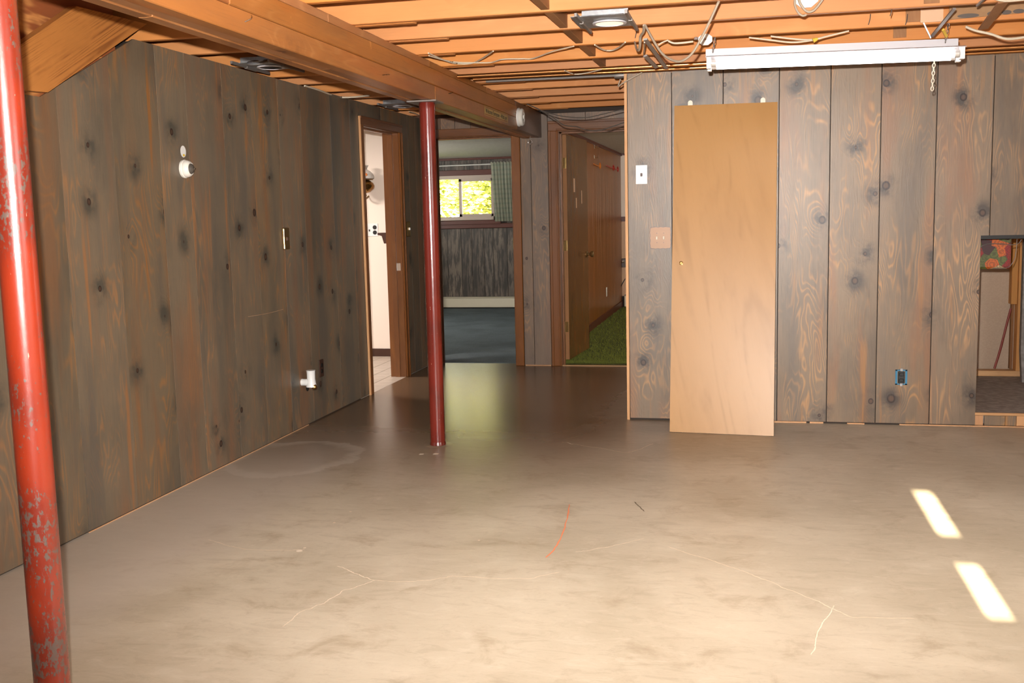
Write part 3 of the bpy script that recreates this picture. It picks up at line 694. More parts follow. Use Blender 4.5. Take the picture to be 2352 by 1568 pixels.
def hanger(name, px0, px1, py, m, label):
    a = at('x', -1.685, px0, py); b = at('x', -1.685, px1, py); o = thing(name, label, 'coat hanger'); L = b.y-a.y
    tube('hanger_arm', [(-1.68, a.y, a.z), (-1.68, a.y+L*.5, a.z-.008), (-1.68, b.y-.05, a.z-.004)], .006, m, o)
    bm = bmesh.new(); add_ring(bm, (-1.68, b.y-.03, a.z), .032, .006, (0, 1, 0), (0, 0, 1), 1.5); obj('hanger_loop', bm, m, o, smooth=True)
hanger('coat_hanger', 1362, 1378, 376, m_orangep, 'orange plastic hanger sticking out from the brown panelling')
hanger('coat_hanger', 1392, 1409, 380, m_redp, 'red plastic hanger left of the other red one on the panelling')
hanger('coat_hanger', 1410, 1419, 386, m_redp, 'red plastic hanger nearest the end wall of the green room')

# ------------------------------------------------------------------ room seen through door 3
YK = 9.28
kf = struct('floor_tiled'); kf.name = 'floor.003'
box('grout_bed', (-6.0, 5.6, -.12), (XL-.0, YK+.1, -.004), m_grout, kf, bev=0)
for i in range(10):
    for j in range(15):
        x1 = XL-.0-i*.155; y0 = 7.05+j*.155
        if y0 > YK-.02: continue
        box('tile', (x1-.152, y0+.0015, -.004), (x1-.0015, y0+.1535, .001), m_tile, kf, bev=.001)
kw = struct('wall_kitchen'); kw.name = 'wall_pink'
box('wall_board', (-6, YK, 0), (XL-.12, YK+.1, SUB+.1), m_kwall, kw, bev=0)
box('wall_board', (-6.1, -1.72, 0), (-6, YK+.1, SUB), m_kwall, kw, bev=0)
box('wall_board', (-6, 5.5, 0), (XL-.12, 5.6, 2.165), m_kwall, kw, bev=0)
box('baseboard', (-6, YK-.014, 0), (XL-.12, YK, .075), m_brown, kw, bev=.003)
kc_ = box('ceiling', (-6, 5.6, 2.155), (XL-.121, YK, 2.165), m_white, bev=0); kc_['kind'] = 'structure'
p = at('y', YK, 855, 528)
o = thing('switch_and_outlet_plate', 'white wall plate with a switch and two outlets on the pink-white wall', 'outlet')
box('cover_plate', (p.x-.06, YK-.006, p.z-.06), (p.x+.06, YK, p.z+.06), m_whitegl, o, bev=.002)
for dz in (.024, -.024): lathe('socket', [(.020, 0), (.020, .003)], (p.x+.028, YK-.006, p.z+dz), m_black, o, axis=(0, -1, 0), seg=16)
box('toggle', (p.x-.03, YK-.014, p.z-.012), (p.x-.02, YK-.005, p.z+.006), m_black, o, bev=.001)
p = at('y', YK-.05, 886, 534); q = at('y', YK-.05, 872, 556)
prism('corner_shelf', [(p.x-.06, p.z), (p.x+.08, p.z), (p.x+.08, p.z-.10), (p.x-.0, p.z-.10), (p.x-.02, p.z-.03), (p.x-.06, p.z-.018)], 'y', YK-.11, YK-.003, m_brown)
tag(bpy.data.objects['corner_shelf'], 'small dark brown shelf on the pink-white wall by the jamb', 'shelf')
# oil-lamp style wall light
c = at('y', YK-.14, 840, 430); lx = c.x-.008
lamp = thing('oil_lamp_sconce', 'oil-lamp style wall light with milk glass shade in the left doorway', 'lamp')
zb = c.z
lathe('font', [(.012, -.055), (.05, -.045), (.082, -.015), (.09, .01), (.08, .038), (.05, .06), (.03, .066)], (lx, YK-.14, zb), m_orb, lamp)
lathe('burner_ring', [(.075, .066), (.078, .074), (.04, .076)], (lx, YK-.14, zb), m_brassd, lamp)
lathe('shade', [(.088, .078), (.088, .098), (.078, .125), (.05, .15), (.028, .162), (.028, .175), (.042, .2), (.038, .2), (.024, .176)], (lx, YK-.14, zb), m_shade, lamp)
tube('wall_bracket', [(lx, YK-.14, zb-.055), (lx-.01, YK-.12, zb-.09), (lx-.02, YK-.06, zb-.10), (lx-.02, YK, zb-.08)], .009, m_brassd, lamp)
lathe('finial', [(.01, 0), (.016, -.015), (.006, -.03)], (lx, YK-.14, zb-.06), m_brassd, lamp)
box('painted_flower', (lx+.03, YK-.14-.075, zb+.10), (lx+.055, YK-.14-.07, zb+.125), m_orangep, lamp, bev=.004)

# ------------------------------------------------------------------ beam
beam = thing('support_beam', 'long built-up wooden ceiling beam resting on both red posts', 'beam')
YN = -.5
for (a, b) in ((YN, 1.9), (1.903, 5.66), (5.663, 7.79)):
    box('outer_ply_lower', (-1.757, a, 1.955), (-1.701, b, 2.038), m_beam, beam, bev=.003)
for (a, b) in ((YN, 3.3), (3.303, 7.79)):
    box('outer_ply_upper', (-1.757, a, 2.040), (-1.702, b, 2.128), m_beam, beam, bev=.004)
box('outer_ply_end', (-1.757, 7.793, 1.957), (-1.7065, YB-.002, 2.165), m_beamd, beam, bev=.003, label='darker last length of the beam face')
for (a, b) in ((YN, 4.3), (4.303, YB-.002)):
    box('middle_ply', (-1.811, a, 1.958), (-1.759, b, 2.166), m_beam, beam, bev=.003)
for (a, b) in ((YN, 3.0), (3.003, 6.6), (6.603, YB-.002)):
    box('inner_ply', (-1.866, a, 1.954), (-1.813, b, 2.166), m_beam, beam, bev=.003)
for (a, b) in ((YN, 4.18), (4.183, 5.6), (5.603, 6.9), (6.903, 7.79)):
    box('top_ledger', (-1.757, a, 2.130), (-1.712, b, 2.168), m_beam, beam, bev=.003)
for (x, y, dx, dy) in ((562, 50, 8, -14), (878, 172, 12, -1), (1030, 215, 6, -4), (1180, 262, 0, -4)):
    a = at('x', -1.70, x, y); b = at('x', -1.70, x+dx, y+dy); b.x += .012
    tube('bent_nail', [a, (a+b)/2+Vector((.012, 0, 0)), b], .0022, m_chrome, beam, n=3)
# sticker on the beam
p0 = at('x', -1.70, 1112, 241); p1 = at('x', -1.70, 1167, 268)
st = thing('bumper_sticker', 'yellow sticker with red lines and lettering on the beam near the alarm', 'sticker')
SY0, SY1, SZ0, SZ1 = 6.78, 7.47, 1.975, 2.037
box('paper', (-1.7012, SY0, SZ0), (-1.7003, SY1, SZ1), m_paper, st, bev=0)
boxes('border_line', [((-1.7003, SY0+.01, SZ1-.010), (-1.6998, SY1-.01, SZ1-.005)), ((-1.7003, SY0+.01, SZ0+.005), (-1.6998, SY1-.01, SZ0+.010))], m_redline, st, bev=0)
def text(name, s, size, loc, rot, m, parent, sx=1.0, ext=.0004):
    c = bpy.data.curves.new(name, 'FONT'); c.body = s; c.size = size; c.align_x = 'CENTER'; c.align_y = 'CENTER'; c.extrude = ext
    to = bpy.data.objects.new(name+'_t', c); COL.objects.link(to); bpy.context.view_layer.update()
    me = bpy.data.meshes.new_from_object(to); bpy.data.objects.remove(to)
    me.transform(Matrix.Diagonal((sx, 1, 1, 1))); me.transform(Matrix.Translation(loc) @ rot)
    me.materials.clear(); me.materials.append(m)
    o = bpy.data.objects.new(name, me); COL.objects.link(o)
    if parent: o.parent = parent
    return o
R_FACE_PX = Matrix(((0, 0, 1, 0), (1, 0, 0, 0), (0, 1, 0, 0), (0, 0, 0, 1)))
text('lettering', 'Welcome Everyone\u2014With Joy!', .044, (-1.6997, (SY0+SY1)/2, (SZ0+SZ1)/2), R_FACE_PX, m_ink, st, sx=1.12)
# alarm on the beam
p = at('x', -1.70, 1190, 267)
al = thing('smoke_alarm', 'round white alarm on the beam end beside the sticker', 'alarm')
lathe('base', [(.068, 0), (.070, .012), (.066, .016)], (-1.701, p.y, p.z-.008), m_white, al, axis=(1, 0, 0))
lathe('cover', [(.064, .016), (.066, .034), (.058, .043), (.036, .045), (.034, .042), (.016, .042), (.013, .050), (.004, .051)], (-1.701, p.y, p.z-.008), m_ceram, al, axis=(1, 0, 0))
p = at('y', 8.6, 1218, 326)
ey = thing('eye_hook', 'small steel eye hook screwed under the far end of the beam', 'hook')
bm = bmesh.new(); add_ring(bm, (p.x, 8.6, p.z), .017, .003, (1, 0, 0), (0, 0, 1)); obj('ring', bm, m_chrome, ey, smooth=True)
tube('shank', [(p.x, 8.6, p.z+.017), (p.x, 8.6, 1.958)], .003, m_chrome, ey, smooth_path=False)

# ------------------------------------------------------------------ posts
def post(x, y, r, m, label):
    t = thing('steel_post', label, 'post')
    bm = bmesh.new(); add_lathe(bm, [(r*1.0, .004), (r, .02), (r, 1.90), (r*1.0, 1.935)], (x, y, 0), seg=40); obj('shaft', bm, m, t, smooth=True)
    lathe('base_weld', [(r*1.1, 0), (r*1.06, .012), (r, .022)], (x, y, 0), m, t, seg=32)
    lathe('top_collar', [(r*1.03, 1.90), (r*1.05, 1.935), (r*1.0, 1.945)], (x, y, 0), m, t, seg=32)
    box('cap_plate', (x-.095, y-.075, 1.944), (x+.075, y+.075, 1.953), m_steel, t, bev=.001)
    return t
post(-1.765, 2.24, .0445, m_red_near, 'chipped red steel post in the left foreground')
post(-1.745, 5.642, .0435, m_red_far, 'glossy red steel post in the middle of the room')

# ------------------------------------------------------------------ stair parts, top left
sx_ = -2.70
pts = [at('x', sx_, *q) for q in ((325, 60), (110, 212), (20, 204), (20, 122), (175, 14))]
P_ = [(q.y, q.z) for q in pts]; P_[-1] = (P_[-1][0]+.0, P_[-1][1])
P_ = [(4.42, 2.225)] + P_[1:] + []
th = math.atan2(.37, .70); ca, sa = math.cos(th), math.sin(th)
so = prism('stair_stringer', [(y*ca+z*sa, -y*sa+z*ca) for y, z in P_], 'x', sx_-.038, sx_, m_strng)
so.rotation_euler = (th, 0, 0)
tag(bpy.data.objects['stair_stringer'], 'broad diagonal stair stringer board above the left wall', 'stair board')
pb = box('plywood_sheet', (XL-.03, 2.0, 1.80), (XL-.008, 4.25, SUB), m_ply, bev=0)
tag(pb, 'orange plywood sheet behind the diagonal stair board', 'plywood')

# ------------------------------------------------------------------ things on the left wall
FX = XL+.0015
p = at('x', XL, 421, 388)
lf = thing('round_wall_fixture', 'round white porcelain fixture with glass centre on the left wall', 'light fixture')
lathe('base', [(.045, 0), (.046, .010), (.042, .014)], (FX, p.y, p.z), m_ceram, lf, axis=(1, 0, 0))
lathe('housing', [(.041, .014), (.043, .022), (.037, .037), (.029, .043), (.026, .041)], (FX, p.y, p.z), m_ceram, lf, axis=(1, 0, 0))
lathe('glass_face', [(.027, .040), (.023, .048), (.012, .053), (.003, .055)], (FX, p.y, p.z), m_smoke, lf, axis=(1, 0, 0))
tube('centre_pin', [(FX+.05, p.y, p.z), (FX+.066, p.y, p.z)], .003, m_chrome, lf, smooth_path=False)
p = at('x', XL, 420, 348)
sk = thing('oval_sticker', 'small white oval sticker above the round fixture', 'sticker')
bm = bmesh.new(); vs = [bm.verts.new((FX+.0006, p.y+.026*math.cos(a), p.z+.029*math.sin(a))) for a in [k*2*math.pi/32 for k in range(32)]]
r = bmesh.ops.extrude_face_region(bm, geom=[bm.faces.new(vs)])
for v in r['geom']:
    if isinstance(v, bmesh.types.BMVert): v.co.x -= .0005
obj('paper', bm, m_white, sk)
bm = bmesh.new(); bm.faces.new([bm.verts.new((FX+.0012, p.y+.011*math.cos(a)+.003, p.z-.018+.006*math.sin(a))) for a in [k*2*math.pi/16 for k in range(16)]])
obj('yellow_patch', bm, m_yellow, sk)

def plate_left(name, px, py, hw, hh, m, label, cat, th=.008):
    p = at('x', XL, px, py); t = thing(name, label, cat)
    box('cover_plate', (FX, p.y-hw, p.z-hh), (FX+th, p.y+hw, p.z+hh), m, t, bev=.004)
    return t, p
t, p = plate_left('light_switch', 654, 548, .042, .066, m_brassd, 'ornate brass switch plate in the middle of the left wall', 'light switch', .012)
box('toggle', (FX+.010, p.y-.005, p.z-.012), (FX+.022, p.y+.005, p.z+.010), m_brown, t)
tube('rim_bead', [(FX+.012, p.y-.038, p.z-.06), (FX+.012, p.y-.038, p.z+.06)], .006, m_brass, t, smooth_path=False)
t, p = plate_left('light_switch', 936, 526, .04, .062, m_brass, 'brass switch plate on the left wall beyond its doorway', 'light switch', .012)
box('toggle', (FX+.010, p.y-.005, p.z-.008), (FX+.024, p.y+.005, p.z+.012), m_whitegl, t)
t, p = plate_left('wall_outlet', 737, 845, .034, .058, m_brown, 'dark brown outlet plate low on the left wall', 'outlet', .006)
for dz in (.02, -.02): lathe('socket', [(.015, 0), (.015, .003)], (FX+.006, p.y, p.z+dz), m_black, t, axis=(1, 0, 0), seg=14)
for dz in (.05, -.05): lathe('screw', [(.003, 0), (.003, .002)], (FX+.006, p.y, p.z+dz), m_chrome, t, axis=(1, 0, 0), seg=8)
p = at('x', XL+.06, 713, 870)
pv = thing('plastic_pipe_fitting', 'white plastic pipe elbow sticking out of the left wall', 'pipe fitting')
lathe('upright', [(.034, -.05), (.030, -.03), (.026, .0), (.027, .05), (.030, .056), (.024, .056)], (XL+.065, p.y, p.z), m_whitegl, pv)
lathe('elbow', [(.022, 0), (.022, .03), (.027, .045), (.024, .065)], (XL, p.y, p.z-.022), m_whitegl, pv, axis=(1, 0, 0))
lathe('brass_plug', [(.018, 0), (.014, .014), (.006, .02)], (XL+.085, p.y-.006, p.z-.048), m_brass, pv, axis=(.7, -.3, -.6))
hp = at('x', XL, 706, 889)
hl = lathe('wall_hole', [(.026, 0), (.024, .002)], (XL+.001, hp.y, hp.z), m_dark, pv, axis=(1, 0, 0), seg=12)
# pale scratch across the planks
sc = tube('scratch', [at('x', XL+.0012, *q) for q in ((570, 727), (600, 722), (625, 717), (650, 710))], .0012, m_pine, wl)

# ------------------------------------------------------------------ things on the right wall
FY = YR-.0015
p = at('y', YR, 1473.5, 401)
t = thing('light_switch', 'bright white switch plate high on the right wall near the corner', 'light switch')
box('cover_plate', (p.x-.036, FY-.006, p.z-.058), (p.x+.036, FY, p.z+.058), m_whitegl, t, bev=.002)
box('toggle', (p.x-.006, FY-.016, p.z-.011), (p.x+.006, FY-.005, p.z+.009), m_brown, t)
for dz in (.034, -.034): lathe('screw', [(.003, 0), (.003, .002)], (p.x, FY-.006, p.z+dz), m_chrome, t, axis=(0, -1, 0), seg=8)
p = at('y', YR, 1517, 546)
t = thing('light_switch', 'scalloped bronze double switch plate left of the leaning door panel', 'light switch')
o_ = []; W_, H_ = .064, .067
for k in range(64):
    a = 2*math.pi*k/64; c_, s_ = math.cos(a), math.sin(a); m_ = max(abs(c_), abs(s_)); xx, zz = c_/m_, s_/m_
    wob = 1 - .05*(1-math.cos(4*math.pi*(xx if abs(zz) > abs(xx) else zz)))*.5
    rr = .93 if abs(xx) > .86 and abs(zz) > .86 else 1
    o_.append((p.x+xx*W_*wob*rr, p.z+zz*H_*wob*rr))
prism('cover_plate', o_, 'y', FY-.007, FY-.001, m_bronze, t)
prism('plate_rim', [(p.x+(a-p.x)*1.045, p.z+(b-p.z)*1.045) for a, b in o_], 'y', FY-.004, FY, m_brown, t)
for dx in (-.021, .021):
    box('toggle', (p.x+dx-.005, FY-.017, p.z-.010), (p.x+dx+.005, FY-.006, p.z+.010), m_cream, t)
    for dz in (-.029, .029): lathe('screw', [(.0032, 0), (.0032, .002)], (p.x+dx, FY-.007, p.z+dz), m_brown, t, axis=(0, -1, 0), seg=8)
p = at('y', YR, 2070, 866)
t = thing('wall_outlet', 'black outlet in a blue box without cover on the right wall', 'outlet')
boxes('blue_box', [((p.x-.034, FY-.002, p.z-.046), (p.x-.022, FY+.003, p.z+.046)), ((p.x+.022, FY-.002, p.z-.046), (p.x+.034, FY+.003, p.z+.046)), ((p.x-.034, FY-.002, p.z+.038), (p.x+.034, FY+.003, p.z+.046)), ((p.x-.034, FY-.002, p.z-.046), (p.x+.034, FY+.003, p.z-.038))], m_blueb, t)
box('receptacle', (p.x-.018, FY-.008, p.z-.036), (p.x+.018, FY, p.z+.036), m_black, t, bev=.003)
for dz in (.044, -.044): box('mounting_tab', (p.x-.008, FY-.004, p.z+dz-.010), (p.x+.008, FY-.001, p.z+dz+.010), m_galv, t, bev=.001)
for dz in (-.018, .018): box('socket_face', (p.x-.012, FY-.010, p.z+dz-.010), (p.x+.012, FY-.007, p.z+dz+.010), m_black, t, bev=.002)

# leaning sliding-door panel: foot on the floor in front of the wall, top against it
a0 = at('z', 0, 1538, 992); a1 = at('z', 0, 1777, 1002)
b0 = at('y', YR-.04, 1549, 243); b1 = at('y', YR-.04, 1786, 234)
bd = thing('leaning_door_panel', 'tall honey-coloured flat door panel leaning against the right wall', 'door panel')
bx = ((a1-a0)+(b1-b0)).normalized(); bz = (((b0+b1)-(a0+a1))/2); bz = (bz - bx*bz.dot(bx)).normalized(); by = bz.cross(bx)
o0 = (a0+b0)/2; WID = ((a1-a0).length+(b1-b0).length)/2; HGT = ((b0-a0).length+(b1-a1).length)/2
base = a0.copy()
def onb(u, v, tt):
    """a point on the panel by fractions across and up, tt metres in front of its face"""
    return (a0*(1-u)+a1*u)*(1-v) + (b0*(1-u)+b1*u)*v - by*tt*(1 if by.y > 0 else -1)
bm = bmesh.new(); NU, NV = 8, 20; FR = [[bm.verts.new(onb(i/NU, j/NV, 0)) for j in range(NV+1)] for i in range(NU+1)]; BK = [[bm.verts.new(onb(i/NU, j/NV, -.033)) for j in range(NV+1)] for i in range(NU+1)]
for i in range(NU):
    for j in range(NV):
        bm.faces.new((FR[i][j], FR[i+1][j], FR[i+1][j+1], FR[i][j+1])); bm.faces.new((BK[i][j], BK[i][j+1], BK[i+1][j+1], BK[i+1][j]))
for i in range(NU):
    for j in (0, NV): bm.faces.new((FR[i][j], BK[i][j], BK[i+1][j], FR[i+1][j]))
for j in range(NV):
    for i in (0, NU): bm.faces.new((FR[i][j], FR[i][j+1], BK[i][j+1], BK[i][j]))
for v in bm.verts: v.co.z = max(v.co.z, .002)
obj('slab', bm, m_bif, bd, smooth=True)
for u in (.155, .86):
    c = onb(u, 1, -.012); bm = bmesh.new(); add_box(bm, (c.x-.014, c.y-.002, c.z-.004), (c.x+.014, c.y+.001, c.z+.018), 0)
    add_lathe(bm, [(.014, 0), (.014, .004)], (c.x, c.y+.001, c.z+.018), (0, -1, 0), 16)
    obj('hanger_bracket', bm, m_cream, bd)
kf_ = (1000-606)/(1000-243.); c = onb(.09, .515, 0)
lathe('finger_pull', [(.012, 0), (.012, .004), (.008, .005), (.007, .002), (.002, .002)], c, m_brass, bd, axis=-by if by.y > 0 else by)

# ------------------------------------------------------------------ alcove behind the opening in the right wall
YA = 7.96
al_ = struct('trim_1')
box('back_wallboard', (1.2, YA+.10, 0), (3.2, YA+.14, 2.1), m_drywall, al_, bev=0)
box('side_board', (1.2, YR+.1, 0), (1.24, YA+.1, 2.1), m_drywall, al_, bev=0)
box('raised_floor', (1.24, YR+.012, .02), (3.2, YA+.1, .084), m_slab, al_, bev=.0)
box('edge_nosing', (SL-.002, YR-.002, .070), (2.6, YR+.012, .0855), m_rawx, al_, bev=.001)
for a, b, m in ((SL, SL+.045, m_raw), (SL+.052, SL+.165, m_barn_r), (SL+.167, SL+.225, m_barn_r), (SL+.228, SL+.292, m_raw), (SL+.305, SL+.40, m_raw), (SL+.405, SL+.6, m_raw)):
    box('toe_block', (a, YR+.001, .010), (b, YR+.012, .0685), m, al_, bev=.001)
s0 = at('y', YA, 2240, 862); 
sp = at('y', YA, 2335, 740)
box('bottom_plate', (1.5, YA-.045, .084), (sp.x+.045, YA+.045, .124), m_rawx, al_, bev=.002)
box('stud', (sp.x-.006, YA-.045, .124), (sp.x+.034, YA+.045, 2.1), m_stud, al_, bev=.002)
box('stud', (sp.x-.048, YA-.03, .60), (sp.x-.008, YA+.05, 2.1), m_stud, al_, bev=.002, label='short stud hanging beside the full one')
box('stud', (sp.x-.026, YA+.05, .124), (sp.x-.008, YA+.09, .60), m_block, al_, bev=.002)
box('head_bar', (SL-.004, YR+.002, ST-.022), (2.6, YR+.03, ST+.004), m_black, al_, bev=.001, label='black bar at the head of the opening')
gp = at('y', YA-.3, 2346, 700)
gs = prism('grey_slab', [(gp.x, .30), (gp.x+.015, .086), (gp.x+.6, .086), (gp.x+.6, 1.4), (gp.x-.005, 1.4)], 'y', YA-.33, YA-.28, m_slab)
tag(gs, 'grey slab standing at the right edge inside the wall opening', 'slab')
rd = tube('thin_rod', [at('y', YA-.02, 2322, 708), at('y', YA-.02, 2312, 745), at('y', YA-.03, 2298, 800), at('y', YA-.05, 2284, 846)], .008, m_rod)
tag(rd, 'thin rusty red rod leaning inside the wall opening', 'rod')
# rose-print bag hanging behind the head bar
pa = at('y', 6.75, 2248, 545); pb_ = at('y', 6.75, 2322, 617)
bag = thing('rose_print_bag', 'small bag with a rose print hanging in the wall opening', 'bag')
bm = bmesh.new(); add_box(bm, (pa.x-.03, 6.75, pb_.z), (pb_.x, 6.83, 1.16), .012); obj('pouch', bm, m_rose, bag, smooth=False)
Q = lambda x, y, yy=6.735: at('y', yy, x, y)
tube('wire_strap', [Q(2248, 567), Q(2270, 560), Q(2300, 560), Q(2325, 562), Q(2340, 558), Q(2347, 548)], .0022, m_steel, bag)
tube('wire_strap', [Q(2336, 548), Q(2334, 575), Q(2330, 595), Q(2318, 612), Q(2300, 616), Q(2280, 616)], .0022, m_steel, bag)

# ------------------------------------------------------------------ fluorescent shop light
YFL = 5.40
fa = at('y', YFL, 1621, 112); fb_ = at('y', YFL, 2217, 86)
fl = thing('fluorescent_light', 'long white fluorescent shop light hanging under the joists', 'light fixture')
X0, X1 = fa.x, fb_.x; T0, T1 = fa.z-.002, fb_.z-.003
def slope(x): return T0+(T1-T0)*(x-X0)/(X1-X0)
def fl_prism(name, prof, x0, x1, m, parent=fl, smooth=False):
    bm = bmesh.new(); A = [bm.verts.new((x0, YFL+y, slope(x0)+z)) for y, z in prof]; B = [bm.verts.new((x1, YFL+y, slope(x1)+z)) for y, z in prof]
    bm.faces.new(A[::-1]); bm.faces.new(B); n = len(prof)
    for k in range(n): bm.faces.new((A[k], A[(k+1) % n], B[(k+1) % n], B[k]))
    return obj(name, bm, m, parent, smooth=smooth)
fl_prism('ballast_channel', [(0, 0), (.10, 0), (.10, -.036), (0, -.036)], X0, X1-.03, m_enamel)
fl_prism('reflector', [(-.004, -.034), (.104, -.034), (.155, -.075), (.155, -.078), (.10, -.040), (.0, -.040), (-.045, -.046), (-.045, -.043)], X0, X1, m_enamel)
def cyl_x(name, x0, x1, y, z, r, m, parent=fl):
    bm = bmesh.new(); add_tube(bm, [(x0, YFL+y, slope(x0)+z), (x1, YFL+y, slope(x1)+z)], r, 18); return obj(name, bm, m, parent, smooth=True)
for yy in (-.005, .095):
    tb = cyl_x('tube', X0+.05, X1-.045, yy, -.070, .019, m_tube)
    cyl_x('end_cap', X0+.028, X0+.051, yy, -.070, .0195, m_tubeend, tb); cyl_x('end_cap', X1-.046, X1-.027, yy, -.070, .0195, m_tubeend, tb)
    for xx in (X0, X1-.028):
        bm = bmesh.new(); z_ = slope(xx); add_box(bm, (xx+.004, YFL+yy-.018, z_-.098), (xx+.026, YFL+yy+.018, z_-.04), .002); obj('lamp_socket', bm, m_whitegl, fl)
def chain(name, pts, link, m, parent):
    bm = bmesh.new(); pts = [Vector(p) for p in pts]; L = sum((b-a).length for a, b in zip(pts, pts[1:])); n = max(2, int(L/(link*.85)))
    a, b = pts[0], pts[-1]
    for k in range(n):
        c = a.lerp(b, (k+.5)/n); d = (b-a).normalized(); s = Vector((1, 0, 0)) if k % 2 else Vector((.35, 1, 0)).normalized()
        add_ring(bm, c, link*.5, link*.12, s, d, .62, 10, 5)
        
    return obj(name, bm, m, parent, smooth=True)
for px, py in ((1640, 68), (2168, 70)):
    x_ = at('y', YFL+.05, px, 95).x
    chain('hanging_chain', [(x_-.004, YFL-.012, slope(x_)-.02), (x_+.012, YFL-.014, 2.195)], .016, m_steel, fl)
q0 = at('y', YFL-.01, 2146, 137); q1 = at('y', YFL-.01, 2141, 208)
chain('pull_chain', [q0, q1], .020, m_cream, fl)

# ------------------------------------------------------------------ recessed light housings
def can_light(cx, cy_, label, r=.068, lit=True, flip=1):
    t = thing('recessed_light', label, 'light fixture', group=None)
    z = ZJ-.014
    bm = bmesh.new(); add_box(bm, (cx-.15*flip if flip > 0 else cx-.09, cy_-.16, z), (cx+.085 if flip > 0 else cx+.15, cy_+.13, z+.004), .001)
    add_box(bm, (cx-.10, cy_-.16, z), (cx+.10, cy_-.157, z+.03), 0)
    obj('mounting_pan', bm, m_galv, t)
    lathe('can', [(r, 0), (r, .12), (r*.8, .125)], (cx, cy_, z+.004), m_galv, t)
    bm = bmesh.new(); add_lathe(bm, [(r*1.03, 0), (r*1.12, -.004), (r*1.10, -.009), (r*.93, -.010), (r*.90, -.006)], (cx, cy_, z-.0005)); obj('trim_ring', bm, m_enamel, t, smooth=True)
    lathe('reflector', [(r*.90, -.0075), (r*.5, -.0066), (.002, -.006)], (cx, cy_, z), m_lens if lit else m_dark, t)
    for dx in (-.115, .10):
        boxes('hanger_bar', [((cx+dx-.006, cy_-.235, z-.012), (cx+dx+.006, cy_+.215, z+.004)), ((cx+dx-.009, cy_-.07, z-.015), (cx+dx+.009, cy_+.06, z-.004))], m_steel, t)
    return t
c = at('z', ZJ-.018, 1400, 52)
can_light(c.x, c.y, 'recessed light with cream lens between the joists, left of the hanging cable')
c = at('z', ZJ-.018, 622, 154)
t2 = can_light(c.x, c.y, 'unlit recessed light housing above the left wall, nearer the camera', lit=False)
bm = bmesh.new(); cc = at('z', ZJ-.02, 592, 143); add_ring(bm, cc, .05, .008, (1, 0, 0), (0, 1, .3), 1, 24, 6); obj('flexible_conduit_end', bm, m_galv, t2, smooth=True)
c = at('z', ZJ-.018, 925, 244)
can_light(c.x, c.y, 'unlit recessed light housing above the left doorway behind the red post', lit=False)

# ------------------------------------------------------------------ cables, pipes, hardware under the joists
def cable(px, plane, r, m, label, name='cable', cat='cable', flat=1.0, group=None):
    pts = []
    for i, q in enumerate(px):
        t = i/(len(px)-1); ax, v0, v1 = plane
        pts.append(at(ax, v0+(v1-v0)*t, *q))
    return tag(tube(name, pts, r, m, flat=flat, n=8), label, cat, group)
cable([(984, 122), (1020, 138), (1050, 146), (1085, 145), (1110, 133), (1133, 117)], ('z', ZJ-.008, ZJ-.005), .004, m_cable, 'short cream cable looping up beside the beam')
cable([(985, 128), (1040, 142), (1100, 144), (1130, 143), (1155, 136), (1200, 135), (1225, 134), (1270, 118), (1318, 106)], ('z', ZJ-.010, ZJ-.006), .0033, m_cable, 'long thin cream cable running from the beam to the blocking')
cable([(1366, 103), (1385, 114), (1403, 116), (1420, 110), (1436, 97)], ('z', ZJ-.008, ZJ-.006), .0038, m_cable, 'sagging cream cable between blocking and the bracket bar')
cable([(1297, 162), (1318, 170), (1345, 168), (1382, 159)], ('z', ZJ-.046, ZJ-.045), .0035, m_cable, 'cream cable sagging just in front of the copper pipes')
cable([(1651, 3), (1632, 45), (1612, 85), (1590, 122), (1566, 140), (1544, 138), (1520, 122), (1498, 88), (1482, 58)], ('y', 4.47, 4.90), .0055, m_cableg, 'big brown-grey cable loop hanging from the joists', flat=1.5)
cable([(1479, 58), (1478, 73), (1471, 84), (1470, 104), (1467, 116), (1462, 112), (1458, 97)], ('y', 4.91, 5.37), .005, m_cableg, 'small grey cable hook left of the big loop', flat=1.3)
cable([(1480, 97), (1480, 112), (1479, 125)], ('y', 5.0, 5.6), .004, m_cableg, 'short grey cable dropping behind the dark bar')
cable([(1535, 94), (1548, 99), (1570, 98), (1592, 95)], ('y', 5.37, 5.37), .005, m_cable, 'cream cable entering the white junction box')
cable([(1512, 103), (1522, 97), (1535, 92)], ('y', 5.37, 5.37), .0035, m_cable, 'cream cable stub left of the junction box cable')
cable([(1210, 238), (1235, 250), (1270, 262), (1300, 268), (1345, 270), (1385, 262), (1434, 250)], ('y', 7.4, 7.3), .003, m_wireg, 'upper grey cable drooping across the hall')
cable([(1210, 239), (1240, 252), (1270, 270), (1295, 287), (1325, 291), (1345, 298), (1372, 300), (1400, 293), (1434, 281)], ('y', 7.35, 7.2), .0036, m_wireg, 'lower grey cable sagging in front of the door casing')
cable([(1720, 86), (1770, 92), (1820, 97), (1868, 92), (1895, 84)], ('y', 5.375, 5.376), .004, m_cable, 'cream cable above the fluorescent light, lower strand')
WC = cable([(1770, 83), (1810, 88), (1845, 91), (1872, 90), (1905, 82), (1950, 71)], ('y', 5.358, 5.372), .004, m_cable, 'cream cable above the fluorescent light, upper strand')
lathe('wire_nut', [(.012, -.012), (.009, .004), (.005, .012)], at('y', 5.345, 1873, 91), m_yellow, WC, axis=(1, 0, .4), seg=12)
cable([(2218, 61), (2240, 70), (2275, 78), (2302, 87), (2325, 89), (2375, 82)], ('y', 5.36, 5.36), .006, m_cable, 'thick cream cable right of the fluorescent light')
cable([(1826, -6), (1826, 12), (1833, 28), (1843, 36), (1852, 34)], ('y', 4.88, 4.88), .005, m_cableg, 'left cable loop at the top edge above the shop light', flat=1.3)
